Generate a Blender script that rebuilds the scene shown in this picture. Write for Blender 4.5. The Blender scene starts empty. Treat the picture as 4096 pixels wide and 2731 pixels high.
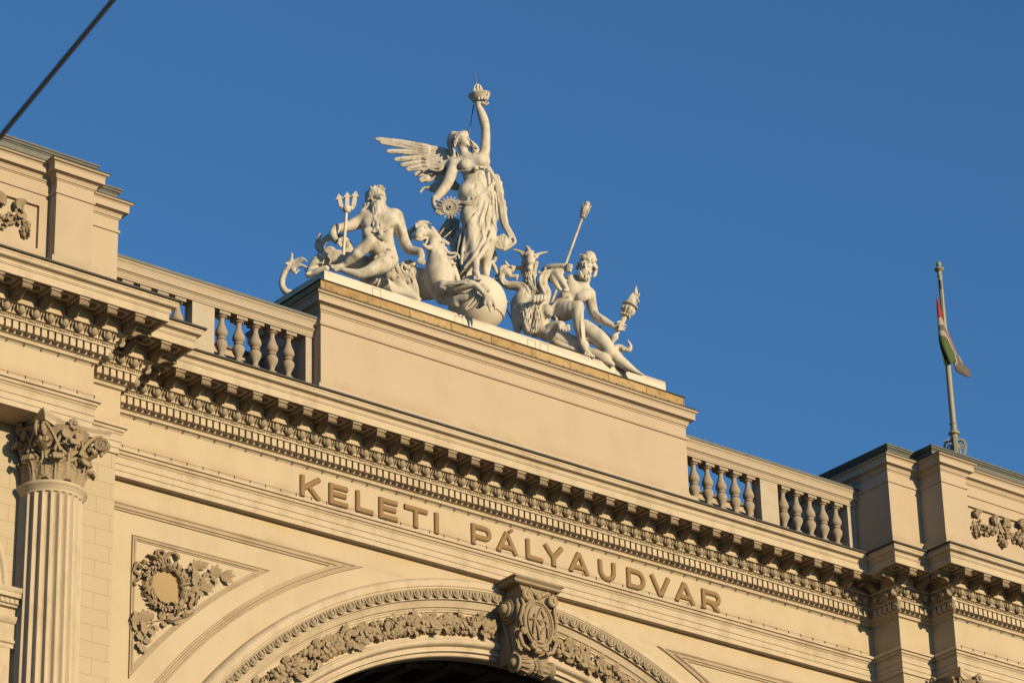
import bpy, bmesh, math, random
import numpy as np
from mathutils import Vector, Matrix
random.seed(7)
SC = bpy.context.scene
COL = SC.collection
PI = math.pi

# ------------------------------------------------------------------ camera (surveyed from the photograph's vanishing points)
ROT = np.array([[0.78099122, -0.62402788, -0.0253363], [0.25450582, 0.35504471, -0.8995388], [0.5703328, 0.69608366, 0.43610552]])
CAM = np.array([-34.405, -42., 1.7])
FPX = 13346.5
def at(fr, a, b, y):
    """point of the building seen along a sight line, at depth y behind the frieze; fr = (u0, v0, zoom) of a measuring sheet"""
    u, v = fr[0] + a / fr[2], fr[1] + b / fr[2]
    d = ROT.T @ np.array([(u - 2048) / FPX, (v - 1365.5) / FPX, 1.])
    return CAM + d * ((y - CAM[1]) / d[1])
def px2m(fr, n, y=1.0):
    return n / fr[2] / 214.0
cam = bpy.data.cameras.new('camera'); cam_o = bpy.data.objects.new('camera', cam); COL.objects.link(cam_o)
cam.sensor_width = 36; cam.lens = FPX / 4096 * 36; cam.clip_start = 0.5; cam.clip_end = 5000
m = np.eye(4); m[:3, 0] = ROT[0]; m[:3, 1] = -ROT[1]; m[:3, 2] = -ROT[2]; m[:3, 3] = CAM
cam_o.matrix_world = Matrix(m.tolist()); SC.camera = cam_o
cam.dof.use_dof = True; cam.dof.focus_distance = 62; cam.dof.aperture_fstop = 8

# ------------------------------------------------------------------ light
SUN_EL, SUN_AZ = math.radians(12.5), math.radians(9.5)   # azimuth from the facade normal (-Y) towards +X
w = bpy.data.worlds.new('World'); SC.world = w; w.use_nodes = True
nt = w.node_tree; nt.nodes.clear()
sky = nt.nodes.new('ShaderNodeTexSky'); sky.sky_type = 'NISHITA'; sky.sun_disc = False
sky.sun_elevation = SUN_EL
sdir = Vector((math.sin(SUN_AZ) * math.cos(SUN_EL), -math.cos(SUN_AZ) * math.cos(SUN_EL), math.sin(SUN_EL)))
sky.sun_rotation = math.atan2(sdir.x, sdir.y)
sky.altitude = 100; sky.air_density = 1.0; sky.dust_density = 0.3; sky.ozone_density = 4.0
bg = nt.nodes.new('ShaderNodeBackground'); bg.inputs[1].default_value = 0.105
ou = nt.nodes.new('ShaderNodeOutputWorld'); tn = nt.nodes.new('ShaderNodeMix'); tn.data_type = 'RGBA'; tn.blend_type = 'MULTIPLY'; tn.inputs[0].default_value = 1; tn.inputs[7].default_value = (0.60, 0.87, 1.0, 1)
nt.links.new(sky.outputs[0], tn.inputs[6]); nt.links.new(tn.outputs[2], bg.inputs[0]); nt.links.new(bg.outputs[0], ou.inputs[0])
sl = bpy.data.lights.new('sun', 'SUN'); sl.energy = 5.0; sl.angle = math.radians(0.5); sl.color = (1.0, 0.79, 0.475)
so = bpy.data.objects.new('sun', sl); COL.objects.link(so); so.rotation_euler = (-sdir).to_track_quat('-Z', 'Y').to_euler()
so.location = (20, -60, 40)
vs = SC.view_settings; vs.view_transform = 'Standard'; vs.look = 'None'; vs.exposure = 0.48; vs.gamma = 1.0
SC.render.film_transparent = False

# ------------------------------------------------------------------ materials
def mat(name, col, rough=0.85, var=0.12, scale=3.0, bump=0.15, bscale=40.0, stain=None, stain_amt=0.0, stain_scale=1.2, metal=0.0, spec=0.3, streak=0.0, joints=None, grime=None, st0=0.50, ao=0.0, aocol=None):
    mt = bpy.data.materials.new(name); mt.use_nodes = True
    t = mt.node_tree; N = t.nodes; L = t.links; b = N['Principled BSDF']
    b.inputs['Roughness'].default_value = rough; b.inputs['Metallic'].default_value = metal
    b.inputs['Specular IOR Level'].default_value = spec
    geo = N.new('ShaderNodeNewGeometry')
    n1 = N.new('ShaderNodeTexNoise'); n1.inputs['Scale'].default_value = scale; n1.inputs['Detail'].default_value = 6
    L.new(geo.outputs['Position'], n1.inputs['Vector'])
    mx = N.new('ShaderNodeMix'); mx.data_type = 'RGBA'
    mx.inputs[6].default_value = (*[c * (1 - var) for c in col], 1); mx.inputs[7].default_value = (*[min(1, c * (1 + var)) for c in col], 1)
    L.new(n1.outputs['Fac'], mx.inputs[0]); out = mx.outputs[2]
    def over(fac, colr, prev):
        q = N.new('ShaderNodeMix'); q.data_type = 'RGBA'; L.new(fac, q.inputs[0]); L.new(prev, q.inputs[6]); q.inputs[7].default_value = (*colr, 1)
        return q.outputs[2]
    if stain:
        n2 = N.new('ShaderNodeTexNoise'); n2.inputs['Scale'].default_value = stain_scale; n2.inputs['Detail'].default_value = 9; n2.inputs['Roughness'].default_value = 0.68
        mp = N.new('ShaderNodeMapping'); mp.inputs['Scale'].default_value = (1, 1, 1 - streak * 0.85)
        L.new(geo.outputs['Position'], mp.inputs['Vector']); L.new(mp.outputs[0], n2.inputs['Vector'])
        r = N.new('ShaderNodeMapRange'); r.inputs[1].default_value = st0; r.inputs[2].default_value = st0 + .22; r.inputs[4].default_value = stain_amt
        L.new(n2.outputs['Fac'], r.inputs[0]); out = over(r.outputs[0], stain, out)
    if ao and aocol:     # occlusion shade painted into hollows, by pointiness of the carved surface
        r = N.new('ShaderNodeMapRange'); r.inputs[1].default_value = 0.50; r.inputs[2].default_value = 0.42; r.inputs[4].default_value = ao
        L.new(geo.outputs['Pointiness'], r.inputs[0]); out = over(r.outputs[0], aocol, out)
    for zb, zt_, gc_, ga in (grime or ()):    # dust that has settled against a ledge: a ragged band between two heights
        sp = N.new('ShaderNodeSeparateXYZ'); L.new(geo.outputs['Position'], sp.inputs[0])
        r = N.new('ShaderNodeMapRange'); r.inputs[1].default_value = zb; r.inputs[2].default_value = zt_; r.inputs[3].default_value = 1; r.inputs[4].default_value = 0
        L.new(sp.outputs[2], r.inputs[0])
        n5 = N.new('ShaderNodeTexNoise'); n5.inputs['Scale'].default_value = 1.7; n5.inputs['Detail'].default_value = 8; L.new(geo.outputs['Position'], n5.inputs['Vector'])
        r5 = N.new('ShaderNodeMapRange'); r5.inputs[1].default_value = .35; r5.inputs[2].default_value = .65; r5.inputs[4].default_value = ga; L.new(n5.outputs['Fac'], r5.inputs[0])
        gt = N.new('ShaderNodeMath'); gt.operation = 'GREATER_THAN' if zt_ > zb else 'LESS_THAN'; gt.inputs[1].default_value = zb; L.new(sp.outputs[2], gt.inputs[0])
        mu = N.new('ShaderNodeMath'); mu.operation = 'MULTIPLY'; L.new(r.outputs[0], mu.inputs[0]); L.new(r5.outputs[0], mu.inputs[1])
        mu2 = N.new('ShaderNodeMath'); mu2.operation = 'MULTIPLY'; L.new(mu.outputs[0], mu2.inputs[0]); L.new(gt.outputs[0], mu2.inputs[1])
        out = over(mu2.outputs[0], gc_, out)
    if joints:
        bw, bh, mort, jc = joints
        sep = N.new('ShaderNodeSeparateXYZ'); L.new(geo.outputs['Position'], sep.inputs[0])
        cb = N.new('ShaderNodeCombineXYZ'); L.new(sep.outputs[0], cb.inputs[0]); L.new(sep.outputs[2], cb.inputs[1])
        br = N.new('ShaderNodeTexBrick'); br.inputs['Scale'].default_value = 1; br.inputs['Brick Width'].default_value = bw; br.inputs['Row Height'].default_value = bh
        br.inputs['Mortar Size'].default_value = mort; br.inputs['Mortar Smooth'].default_value = 0.1
        br.inputs['Color1'].default_value = (1, 1, 1, 1); br.inputs['Color2'].default_value = (0.97, 0.97, 0.96, 1) if bw < .6 else (0.80, 0.72, 0.60, 1); br.inputs['Mortar'].default_value = (*jc, 1)
        jm = N.new('ShaderNodeMapping'); jm.inputs['Location'].default_value = (-.04, -.0405, 0); L.new(cb.outputs[0], jm.inputs['Vector']); L.new(jm.outputs[0], br.inputs['Vector'])
        q = N.new('ShaderNodeMix'); q.data_type = 'RGBA'; q.blend_type = 'MULTIPLY'; q.inputs[0].default_value = 1
        L.new(out, q.inputs[6]); L.new(br.outputs['Color'], q.inputs[7]); out = q.outputs[2]
    L.new(out, b.inputs['Base Color'])
    if bump:
        n3 = N.new('ShaderNodeTexNoise'); n3.inputs['Scale'].default_value = bscale; n3.inputs['Detail'].default_value = 5
        L.new(geo.outputs['Position'], n3.inputs['Vector'])
        bp = N.new('ShaderNodeBump'); bp.inputs['Strength'].default_value = bump; bp.inputs['Distance'].default_value = 0.02
        L.new(n3.outputs['Fac'], bp.inputs['Height']); L.new(bp.outputs[0], b.inputs['Normal'])
    return mt
CREAM = (0.352, 0.288, 0.205)
M = dict(
    plaster=mat('cream_plaster', CREAM, grime=((23.79, 23.99, (0.25, 0.155, 0.095), 0.6), (23.288, 23.10, (0.34, 0.235, 0.10), 0.55), (22.90, 23.0, (0.24, 0.17, 0.10), 0.5)), var=0.05, scale=1.6, bump=0.12, bscale=25, stain=(0.238, 0.173, 0.101), stain_amt=0.26, stain_scale=1.3, streak=0.6, st0=0.47),
    trim=mat('cream_trim', (0.368, 0.302, 0.218), var=0.06, scale=3, bump=0.12, stain=(0.194, 0.144, 0.094), stain_amt=0.45, stain_scale=2.8, streak=0.6, st0=0.47),
    ashlar=mat('ashlar_plaster', (0.330, 0.270, 0.190), var=0.05, scale=1.6, bump=0.1, joints=(0.52, 0.2705, 0.006, (0.74, 0.71, 0.66))),
    attic=mat('pinkish_cream_plaster', grime=((25.98, 26.25, (0.22, 0.16, 0.10), 0.6), (25.3, 25.75, (0.20, 0.15, 0.10), 0.8)), col= (0.335, 0.268, 0.197), var=0.05, scale=1.3, bump=0.1, bscale=18, stain=(0.245, 0.180, 0.122), stain_amt=0.22, stain_scale=1.1, streak=0.55, st0=0.47),
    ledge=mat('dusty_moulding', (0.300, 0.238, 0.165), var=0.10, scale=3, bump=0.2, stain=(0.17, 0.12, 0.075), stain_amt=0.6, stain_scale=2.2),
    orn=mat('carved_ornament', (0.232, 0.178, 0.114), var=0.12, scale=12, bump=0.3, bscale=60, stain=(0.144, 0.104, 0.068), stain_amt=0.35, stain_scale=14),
    egg=mat('carved_moulding', (0.245, 0.198, 0.138), var=0.1, scale=12, bump=0.2, stain=(0.230, 0.180, 0.115), stain_amt=0.3, stain_scale=10),
    medal=mat('ochre_medallion', (0.259, 0.184, 0.097), var=0.06, bump=0.1),
    letter=mat('ochre_letter_paint', (0.170, 0.106, 0.048), var=0.06, scale=8, bump=0.1, rough=0.7),
    marble=mat('white_statue_stone', (0.439, 0.400, 0.342), var=0.07, scale=7, bump=0.25, bscale=55, stain=(0.194, 0.162, 0.108), stain_amt=0.8, stain_scale=4.5, streak=0.5, st0=0.46),
    plinth=mat('white_plinth_stone', grime=((28.41, 28.30, (0.22, 0.19, 0.15), 0.8), (28.07, 28.15, (0.25, 0.22, 0.17), 0.8)), col= (0.475, 0.421, 0.349), var=0.04, scale=4, bump=0.1, stain=(0.245, 0.223, 0.194), stain_amt=0.22, stain_scale=1.8, streak=0.9),
    trav=mat('travertine', st0=.44, col=(0.37, 0.265, 0.135), var=0.35, scale=5, bump=1.0, bscale=22, stain=(0.122, 0.086, 0.047), stain_amt=0.75, stain_scale=5, joints=(0.92, 4.0, 0.012, (0.45, 0.42, 0.38))),
    balu=mat('weathered_limestone', st0=0.44, col= (0.259, 0.209, 0.155), var=0.14, scale=14, bump=0.5, bscale=70, stain=(0.238, 0.194, 0.144), stain_amt=0.4, stain_scale=9),
    bracket=mat('shade_dark_bracket_paint', (0.175, 0.132, 0.086), var=0.10, scale=6, bump=0.2, stain=(0.11, 0.08, 0.05), stain_amt=0.6, stain_scale=7, st0=0.45),  # dark tone paints in the cornice's shade on modillions and rosettes
    rail=mat('limestone_rail', st0=0.45, col= (0.310, 0.252, 0.189), var=0.10, scale=5, bump=0.25, stain=(0.302, 0.252, 0.187), stain_amt=0.4, stain_scale=5),
    pier=mat('peeling_pier_plaster', (0.310, 0.270, 0.212), var=0.10, scale=7, bump=0.3, stain=(0.302, 0.202, 0.101), stain_amt=0.7, stain_scale=3.4),
    lead=mat('grey_lead_sheet', (0.092, 0.094, 0.085), var=0.18, scale=5, bump=0.2, rough=0.6, stain=(0.158, 0.158, 0.137), stain_amt=0.4, stain_scale=4),
    leaddark=mat('dark_lead_flashing', (0.036, 0.034, 0.030), var=0.2, scale=9, bump=0.2, rough=0.7),
    iron=mat('green_grey_pole_paint', (0.216, 0.209, 0.144), var=0.1, scale=6, bump=0.1, rough=0.55),
    wire=mat('black_cable', (0.012, 0.012, 0.013), var=0.1, bump=0, rough=0.6),
    rod=mat('rusty_rod', (0.144, 0.094, 0.065), var=0.2, bump=0, rough=0.7),
    vault=mat('shaded_vault_plaster', (0.050, 0.036, 0.024), var=0.15, bump=0.1, scale=4),  # coffering's shade is darkened into the plaster colour
    porch_shade=mat('painted_porch_shade', (0.012, 0.010, 0.008), var=0.1, bump=0, rough=0.9),  # near-black colour paints in the deep shade of the porch
    roof=mat('roof_sheet', (0.115, 0.119, 0.112), var=0.15, scale=2, bump=0.2, rough=0.7),
    red=mat('flag_red_cloth', (0.302, 0.022, 0.018), var=0.1, bump=0.1, rough=0.9),
    ground=mat('asphalt', (0.09, 0.085, 0.08), var=0.2, scale=2, bump=0.2),
)
def face_tint(mt, fac):
    return mt

# ------------------------------------------------------------------ object helpers
def tag(o, label, cat, group=None, kind=None):
    if label: o['label'] = label
    if cat: o['category'] = cat
    if group: o['group'] = group
    if kind: o['kind'] = kind
    return o
def thing(name, loc, label, cat, group=None):
    o = bpy.data.objects.new(name, None); COL.objects.link(o); o.location = loc; o.empty_display_size = 0.3
    return tag(o, label, cat, group)
class MB:
    def __init__(s): s.v = []; s.f = []
    def add(s, vs, fs):
        n = len(s.v); s.v += [tuple(map(float, p)) for p in vs]; s.f += [tuple(i + n for i in f) for f in fs]; return s
    def box(s, a, b):
        (x0, y0, z0), (x1, y1, z1) = a, b
        return s.add([(x0, y0, z0), (x1, y0, z0), (x1, y1, z0), (x0, y1, z0), (x0, y0, z1), (x1, y0, z1), (x1, y1, z1), (x0, y1, z1)],
                     [(0, 3, 2, 1), (4, 5, 6, 7), (0, 1, 5, 4), (1, 2, 6, 5), (2, 3, 7, 6), (3, 0, 4, 7)])
    def obox(s, c, ax, ay, az):
        c = np.array(c); ax, ay, az = map(np.array, (ax, ay, az)); P = []
        for k in (-1, 1):
            for i, j in ((-1, -1), (1, -1), (1, 1), (-1, 1)): P.append(c + ax * i + ay * j + az * k)
        return s.add(P, [(0, 3, 2, 1), (4, 5, 6, 7), (0, 1, 5, 4), (1, 2, 6, 5), (2, 3, 7, 6), (3, 0, 4, 7)])
    def grid(s, P, closed_u=False, closed_v=False):
        """P[i][j] points"""
        nu, nv = len(P), len(P[0]); vs = [p for r in P for p in r]; fs = []
        for i in range(nu if closed_u else nu - 1):
            for j in range(nv if closed_v else nv - 1):
                a = i * nv + j; b = i * nv + (j + 1) % nv; c = ((i + 1) % nu) * nv + (j + 1) % nv; d = ((i + 1) % nu) * nv + j
                fs.append((a, b, c, d))
        return s.add(vs, fs)
    def poly(s, pts, d):
        """prism: polygon pts (3d) extruded by vector d"""
        n = len(pts); d = np.array(d); A = [np.array(p, float) for p in pts]; B = [p + d for p in A]
        return s.add(A + B, [tuple(range(n))[::-1], tuple(range(n, 2 * n))] + [(i, (i + 1) % n, n + (i + 1) % n, n + i) for i in range(n)])
    def lathe(s, prof, c=(0, 0, 0), ax=(0, 0, 1), n=20, cap=True):
        ax = Vector(ax).normalized(); q = ax.to_track_quat('Z', 'Y').to_matrix(); c = Vector(c); P = []
        for r, z in prof:
            P.append([tuple(c + q @ Vector((r * math.cos(2 * PI * k / n), r * math.sin(2 * PI * k / n), z))) for k in range(n)])
        s.grid(P, closed_v=True)
        if cap:
            base = len(s.v) - len(prof) * n
            s.f.append(tuple(base + k for k in range(n))[::-1]); s.f.append(tuple(base + (len(prof) - 1) * n + k for k in range(n)))
        return s
    def tube(s, pts, r, n=8, cap=True, flat=None):
        pts = [Vector(p) for p in pts]; m_ = len(pts); rr = r if hasattr(r, '__len__') else [r] * m_
        up = None; P = []
        for i in range(m_):
            t = (pts[min(i + 1, m_ - 1)] - pts[max(i - 1, 0)])
            if t.length < 1e-9: t = Vector((0, 0, 1))
            t.normalize()
            if up is None: up = t.orthogonal().normalized()
            up = (up - t * up.dot(t)).normalized(); sd = t.cross(up)
            P.append([tuple(pts[i] + (up * math.cos(2 * PI * k / n) + sd * math.sin(2 * PI * k / n)) * rr[i]) for k in range(n)])
        s.grid(P, closed_v=True)
        if cap:
            base = len(s.v) - m_ * n
            s.f.append(tuple(base + k for k in range(n))[::-1]); s.f.append(tuple(base + (m_ - 1) * n + k for k in range(n)))
        return s
    def ball(s, c, r, n=10, m_=6, ax=None):
        r = r if hasattr(r, '__len__') else (r, r, r); c = np.array(c, float)
        X = ax if ax is not None else np.eye(3); P = []
        for i in range(m_ + 1):
            th = PI * i / m_
            P.append([c + X @ np.array([r[0] * math.sin(th) * math.cos(2 * PI * k / n), r[1] * math.sin(th) * math.sin(2 * PI * k / n), r[2] * math.cos(th)]) for k in range(n)])
        return s.grid(P, closed_v=True)
    def leaf(s, base, d, nrm, L, W, curl=0.3, lobes=0, n=5):
        """leaf from base along d, facing nrm, with a crease and a curling tip"""
        d = np.array(d, float); d /= np.linalg.norm(d); nrm = np.array(nrm, float); nrm -= d * nrm.dot(d); nrm /= np.linalg.norm(nrm); sd = np.cross(nrm, d)
        rows = []
        for i in range(n + 1):
            t = i / n; wd = W * math.sin(PI * min(1, 0.08 + t * 0.92)) ** 0.8 * (1 + (0.28 * (i % 2) if lobes else 0)) + 0.02 * W
            c = np.array(base) + d * L * t + nrm * (curl * L * (math.sin(PI * t * 0.55)) - curl * L * 0.9 * max(0, t - 0.6) ** 1.5)
            rows.append([c - sd * wd - nrm * wd * 0.35, c, c + sd * wd - nrm * wd * 0.35, c - nrm * W * 0.5])
        return s.grid(rows, closed_v=True)
    def sweep(s, prof, path, closed=False):
        """plan sweep: path = [(x, y)...] wall line seen from outside (outside on the right hand when walking), prof = [(p, z)...]"""
        n = len(path); P = []
        nr = []
        for i in range(n - 1):
            dx, dy = path[i + 1][0] - path[i][0], path[i + 1][1] - path[i][1]; l = math.hypot(dx, dy); nr.append((dy / l, -dx / l))
        for i in range(n):
            a = nr[max(i - 1, 0)]; b = nr[min(i, n - 2)]
            k = 1 + a[0] * b[0] + a[1] * b[1]; mx_, my_ = (a[0] + b[0]) / k, (a[1] + b[1]) / k
            P.append([(path[i][0] + mx_ * p, path[i][1] + my_ * p, z) for p, z in prof])
        return s.grid(P)
    def wsweep(s, prof, path, y0, closed=True):
        """moulding laid on a wall facing -Y: path = [(x, z)...], prof = [(offset to the left of travel, height)...]"""
        n = len(path); P = []
        for i in range(n):
            def nrm(a, b):
                dx, dz = b[0] - a[0], b[1] - a[1]; l = math.hypot(dx, dz); return (-dz / l, dx / l)
            if closed or 0 < i < n - 1: a = nrm(path[i - 1], path[i]); b = nrm(path[i], path[(i + 1) % n])
            elif i == 0: a = b = nrm(path[0], path[1])
            else: a = b = nrm(path[-2], path[-1])
            k = max(0.05, 1 + a[0] * b[0] + a[1] * b[1]); mx_, mz_ = (a[0] + b[0]) / k, (a[1] + b[1]) / k
            P.append([(path[i][0] + mx_ * o, y0 - h, path[i][1] + mz_ * o) for o, h in prof])
        return s.grid(P, closed_u=closed)
    def build(s, name, mt, parent=None, smooth=None, label=None):
        me = bpy.data.meshes.new(name); me.from_pydata(s.v, [], s.f)
        me.validate(); bm = bmesh.new(); bm.from_mesh(me); bmesh.ops.recalc_face_normals(bm, faces=bm.faces) if len(bm.faces) < 60000 else None; bm.to_mesh(me); bm.free()
        me.materials.append(mt)
        if smooth is not None:
            me.shade_smooth(); me.set_sharp_from_angle(angle=math.radians(smooth))
        o = bpy.data.objects.new(name, me); COL.objects.link(o)
        if parent is not None: o.parent = parent; o.matrix_parent_inverse = Matrix.Translation(-world_loc(parent))
        if label: o['label'] = label
        return o
def world_loc(o):
    v = Vector(o.location)
    while o.parent is not None:
        v = o.matrix_parent_inverse @ v; o = o.parent; v = v + Vector(o.location)
    return v
def arc(cx, cz, r, a0, a1, n):
    return [(cx + r * math.cos(math.radians(a0 + (a1 - a0) * i / n)), cz + r * math.sin(math.radians(a0 + (a1 - a0) * i / n))) for i in range(n + 1)]
def qarc(p0, z0, p1, z1, bulge, n=6):
    """profile curve from (p0,z0) to (p1,z1) bending sideways by bulge"""
    dx, dz = p1 - p0, z1 - z0; l = math.hypot(dx, dz) or 1; nx, nz = dz / l, -dx / l
    return [(p0 + dx * i / n + nx * bulge * math.sin(PI * i / n), z0 + dz * i / n + nz * bulge * math.sin(PI * i / n)) for i in range(n + 1)]
def cyma(p0, z0, p1, z1, a=0.02, n=10):
    dx, dz = p1 - p0, z1 - z0; l = math.hypot(dx, dz); nx, nz = dz / l, -dx / l
    return [(p0 + dx * i / n + nx * a * math.sin(2 * PI * i / n), z0 + dz * i / n + nz * a * math.sin(2 * PI * i / n)) for i in range(n + 1)]
# ------------------------------------------------------------------ sculpting: smooth-blended solids meshed with surface nets
HF = np.array([0.5703328, 0.69608366]); HF = HF / np.linalg.norm(HF)
FWD = np.array([HF[0], HF[1], 0]); RGT = np.array([HF[1], -HF[0], 0]); UPV = np.array([0, 0, 1.])
class Sculpt:
    """carving sheet: limbs are laid out on measured sheets of the statue; d = metres behind (+) or before (-) the figure's own vertical plane"""
    def __init__(s, fr, a, b, y): s.fr = fr; P = at(fr, a, b, y); s.D0 = P[0] * HF[0] + P[1] * HF[1]; s.ops = []
    def at(s, a, b, d=0.0, fr=None):
        fr = fr or s.fr; u, v = fr[0] + a / fr[2], fr[1] + b / fr[2]
        q = ROT.T @ np.array([(u - 2048) / FPX, (v - 1365.5) / FPX, 1.]); n = np.array([HF[0], HF[1], 0])
        return CAM + q * ((s.D0 + d - n @ CAM) / (n @ q))
    def m(s, r, fr=None): return r / (fr or s.fr)[2] / 214.0
    def c(s, pts, k=.03, fl=1.0, sub=False, fr=None, ax=None, disp=None, sm=None):
        """tapered limb through (a, b, d, r) points; fl squeezes it along the line of sight"""
        if len(pts) > 2 and sm is None and not sub: pts = s.curve([tuple(map(float, p)) for p in pts], 3)
        s.ops.append(([s.at(p[0], p[1], p[2], fr) for p in pts], [max(1e-3, s.m(p[3], fr)) for p in pts], k, fl, sub, ax, disp)); return s
    def w(s, P, R, k=.03, fl=1.0, sub=False, ax=None, disp=None):
        s.ops.append(([np.array(p, float) for p in P], list(R), k, fl, sub, ax, disp))
    def fan(s, a, b, n, amp, seed=0, fr=None, wob=.10):
        """cloth folds fanning out from a gathering point"""
        O = s.at(a, b, 0, fr)
        def g(X, Y, Z):
            u = (X - O[0]) * RGT[0] + (Y - O[1]) * RGT[1]; v = -(Z - O[2]); r = np.sqrt(u * u + v * v) + 1e-6; ph = np.arctan2(u, v)
            ph = ph + wob * np.sin(r * 3.1 + seed) + wob * .5 * np.sin(r * 7.3 + 2 * seed + ph * 5)
            w_ = np.sin(ph * n + 1.3 * np.sin(ph * n * .37 + seed)); return amp * np.clip(r / .5, 0, 1) * (1 - 1.6 * np.abs(w_))
        return g
    def fur(s, n, amp, dirv, seed=0):
        """wavy tresses running along dirv"""
        dv = np.array(dirv, float); dv /= np.linalg.norm(dv); sd = np.cross(dv, FWD); sd /= np.linalg.norm(sd)
        def g(X, Y, Z):
            u = X * sd[0] + Y * sd[1] + Z * sd[2]; t = X * dv[0] + Y * dv[1] + Z * dv[2]; q = X * FWD[0] + Y * FWD[1]
            return amp * np.sin((u + .018 * np.sin(t * 22 + seed + q * 9)) * n + 1.5 * np.sin(t * 5 + seed))
        return g
    def curve(s, pts, n=4):
        """Catmull-Rom through the given points"""
        p = [pts[0]] + list(pts) + [pts[-1]]; out = []
        for i in range(1, len(p) - 2):
            a, b, c_, d = map(np.array, (p[i - 1], p[i], p[i + 1], p[i + 2]))
            for j in range(n):
                t = j / n; out.append(tuple(.5 * (2 * b + (c_ - a) * t + (2 * a - 5 * b + 4 * c_ - d) * t * t + (-a + 3 * b - 3 * c_ + d) * t ** 3)))
        out.append(tuple(pts[-1])); return out
    def f(s, pts, k=.012, **kw): return s.c(s.curve([tuple(map(float, p)) for p in pts], 3), k, sm=False, **kw)
    def groove(s, pts, k=.012, **kw): return s.c(s.curve([tuple(map(float, p)) for p in pts], 3), k, sub=True, **kw)
    def locks(s, pts, n, rad, r, seed=1, wave=8, fr=None, dd=-.02):
        """n wavy locks following a base line"""
        rnd = random.Random(seed)
        for i in range(n):
            off = (i / (max(1, n - 1)) - .5) * 2; ph = rnd.uniform(0, 6); base = s.curve([tuple(map(float, p)) for p in pts], 4); q = []
            for j, p in enumerate(base):
                t = j / (len(base) - 1); sp = rad * (1 - .35 * t)
                q.append((p[0] + off * sp + wave * math.sin(ph + j * .9), p[1] + wave * .5 * math.cos(ph + j * .8), p[2] + dd - .03 * (1 - off * off) + rnd.uniform(-.01, .01), r * (1 - .45 * t) * rnd.uniform(.8, 1.15)))
            s.c(q, .012, fr=fr, sm=False)
    def mesh(s, name, mt, parent=None, h=.0125, label=None):
        allp = [(p, r) for o in s.ops if not o[4] for p, r in zip(o[0], o[1])]
        lo = np.min([p - r for p, r in allp], 0) - .05; hi = np.max([p + r for p, r in allp], 0) + .05
        n = np.ceil((hi - lo) / h).astype(int) + 1
        ax = [lo[i] + h * np.arange(n[i]) for i in range(3)]; F = np.full(n, .25, np.float32)
        for PL, RL, k, fl, sub, axx, disp in s.ops:
            mg = k + .035 + (.03 if disp else 0); l0 = np.min([p - r for p, r in zip(PL, RL)], 0) - mg; h0 = np.max([p + r for p, r in zip(PL, RL)], 0) + mg
            i0 = np.maximum(0, np.floor((l0 - lo) / h).astype(int)); i1 = np.minimum(n, np.ceil((h0 - lo) / h).astype(int) + 1)
            if (i1 <= i0).any(): continue
            sh = tuple(i1 - i0); G = np.full(sh, .25, np.float32); w_ = FWD if axx is None else np.array(axx)
            if len(PL) == 1: PL = [PL[0]] * 2; RL = [RL[0]] * 2
            for A, Bp, ra, rb in zip(PL[:-1], PL[1:], RL[:-1], RL[1:]):
                l1 = np.minimum(A - ra, Bp - rb) - mg; h1 = np.maximum(A + ra, Bp + rb) + mg
                j0 = np.maximum(i0, np.floor((l1 - lo) / h).astype(int)); j1 = np.minimum(i1, np.ceil((h1 - lo) / h).astype(int) + 1)
                if (j1 <= j0).any(): continue
                X = (ax[0][j0[0]:j1[0]] - A[0])[:, None, None]; Y = (ax[1][j0[1]:j1[1]] - A[1])[None, :, None]; Z = (ax[2][j0[2]:j1[2]] - A[2])[None, None, :]
                D = Bp - A
                if fl != 1.0:
                    t_ = (X * w_[0] + Y * w_[1] + Z * w_[2]) * (1 / fl - 1); X = X + t_ * w_[0]; Y = Y + t_ * w_[1]; Z = Z + t_ * w_[2]
                    D = D + w_ * (D @ w_) * (1 / fl - 1)
                dd = float(D @ D)
                T = np.clip((X * D[0] + Y * D[1] + Z * D[2]) / dd, 0, 1) if dd > 1e-10 else np.zeros((1, 1, 1))
                g = (np.sqrt((X - T * D[0]) ** 2 + (Y - T * D[1]) ** 2 + (Z - T * D[2]) ** 2) - (ra + (rb - ra) * T)) * (fl if fl < 1 else 1)
                sv = G[tuple(slice(j0[i] - i0[i], j1[i] - i0[i]) for i in range(3))]; sv[...] = np.minimum(sv, g)
            if disp is not None: G = G - disp(ax[0][i0[0]:i1[0]][:, None, None], ax[1][i0[1]:i1[1]][None, :, None], ax[2][i0[2]:i1[2]][None, None, :])
            S = F[i0[0]:i1[0], i0[1]:i1[1], i0[2]:i1[2]]
            if sub: G = -G; q = np.maximum(k - np.abs(S - G), 0) / k; S[...] = np.maximum(S, G) + q * q * k * .25
            else: q = np.maximum(k - np.abs(S - G), 0) / k; S[...] = np.minimum(S, G) - q * q * k * .25
        F[0] = F[-1] = .25; F[:, 0] = F[:, -1] = .25; F[:, :, 0] = F[:, :, -1] = .25
        I = F < 0; cnt = np.zeros(n - 1, np.uint8)
        cs = [(i, j, k_) for i in (0, 1) for j in (0, 1) for k_ in (0, 1)]
        sl_ = lambda c: tuple(slice(c[i], n[i] - 1 + c[i]) for i in range(3))
        for c in cs: cnt += I[sl_(c)]
        act = np.argwhere((cnt > 0) & (cnt < 8)); idx = -np.ones(n - 1, np.int64); idx[tuple(act.T)] = np.arange(len(act))
        acc = np.zeros((len(act), 3)); num = np.zeros(len(act))
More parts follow.
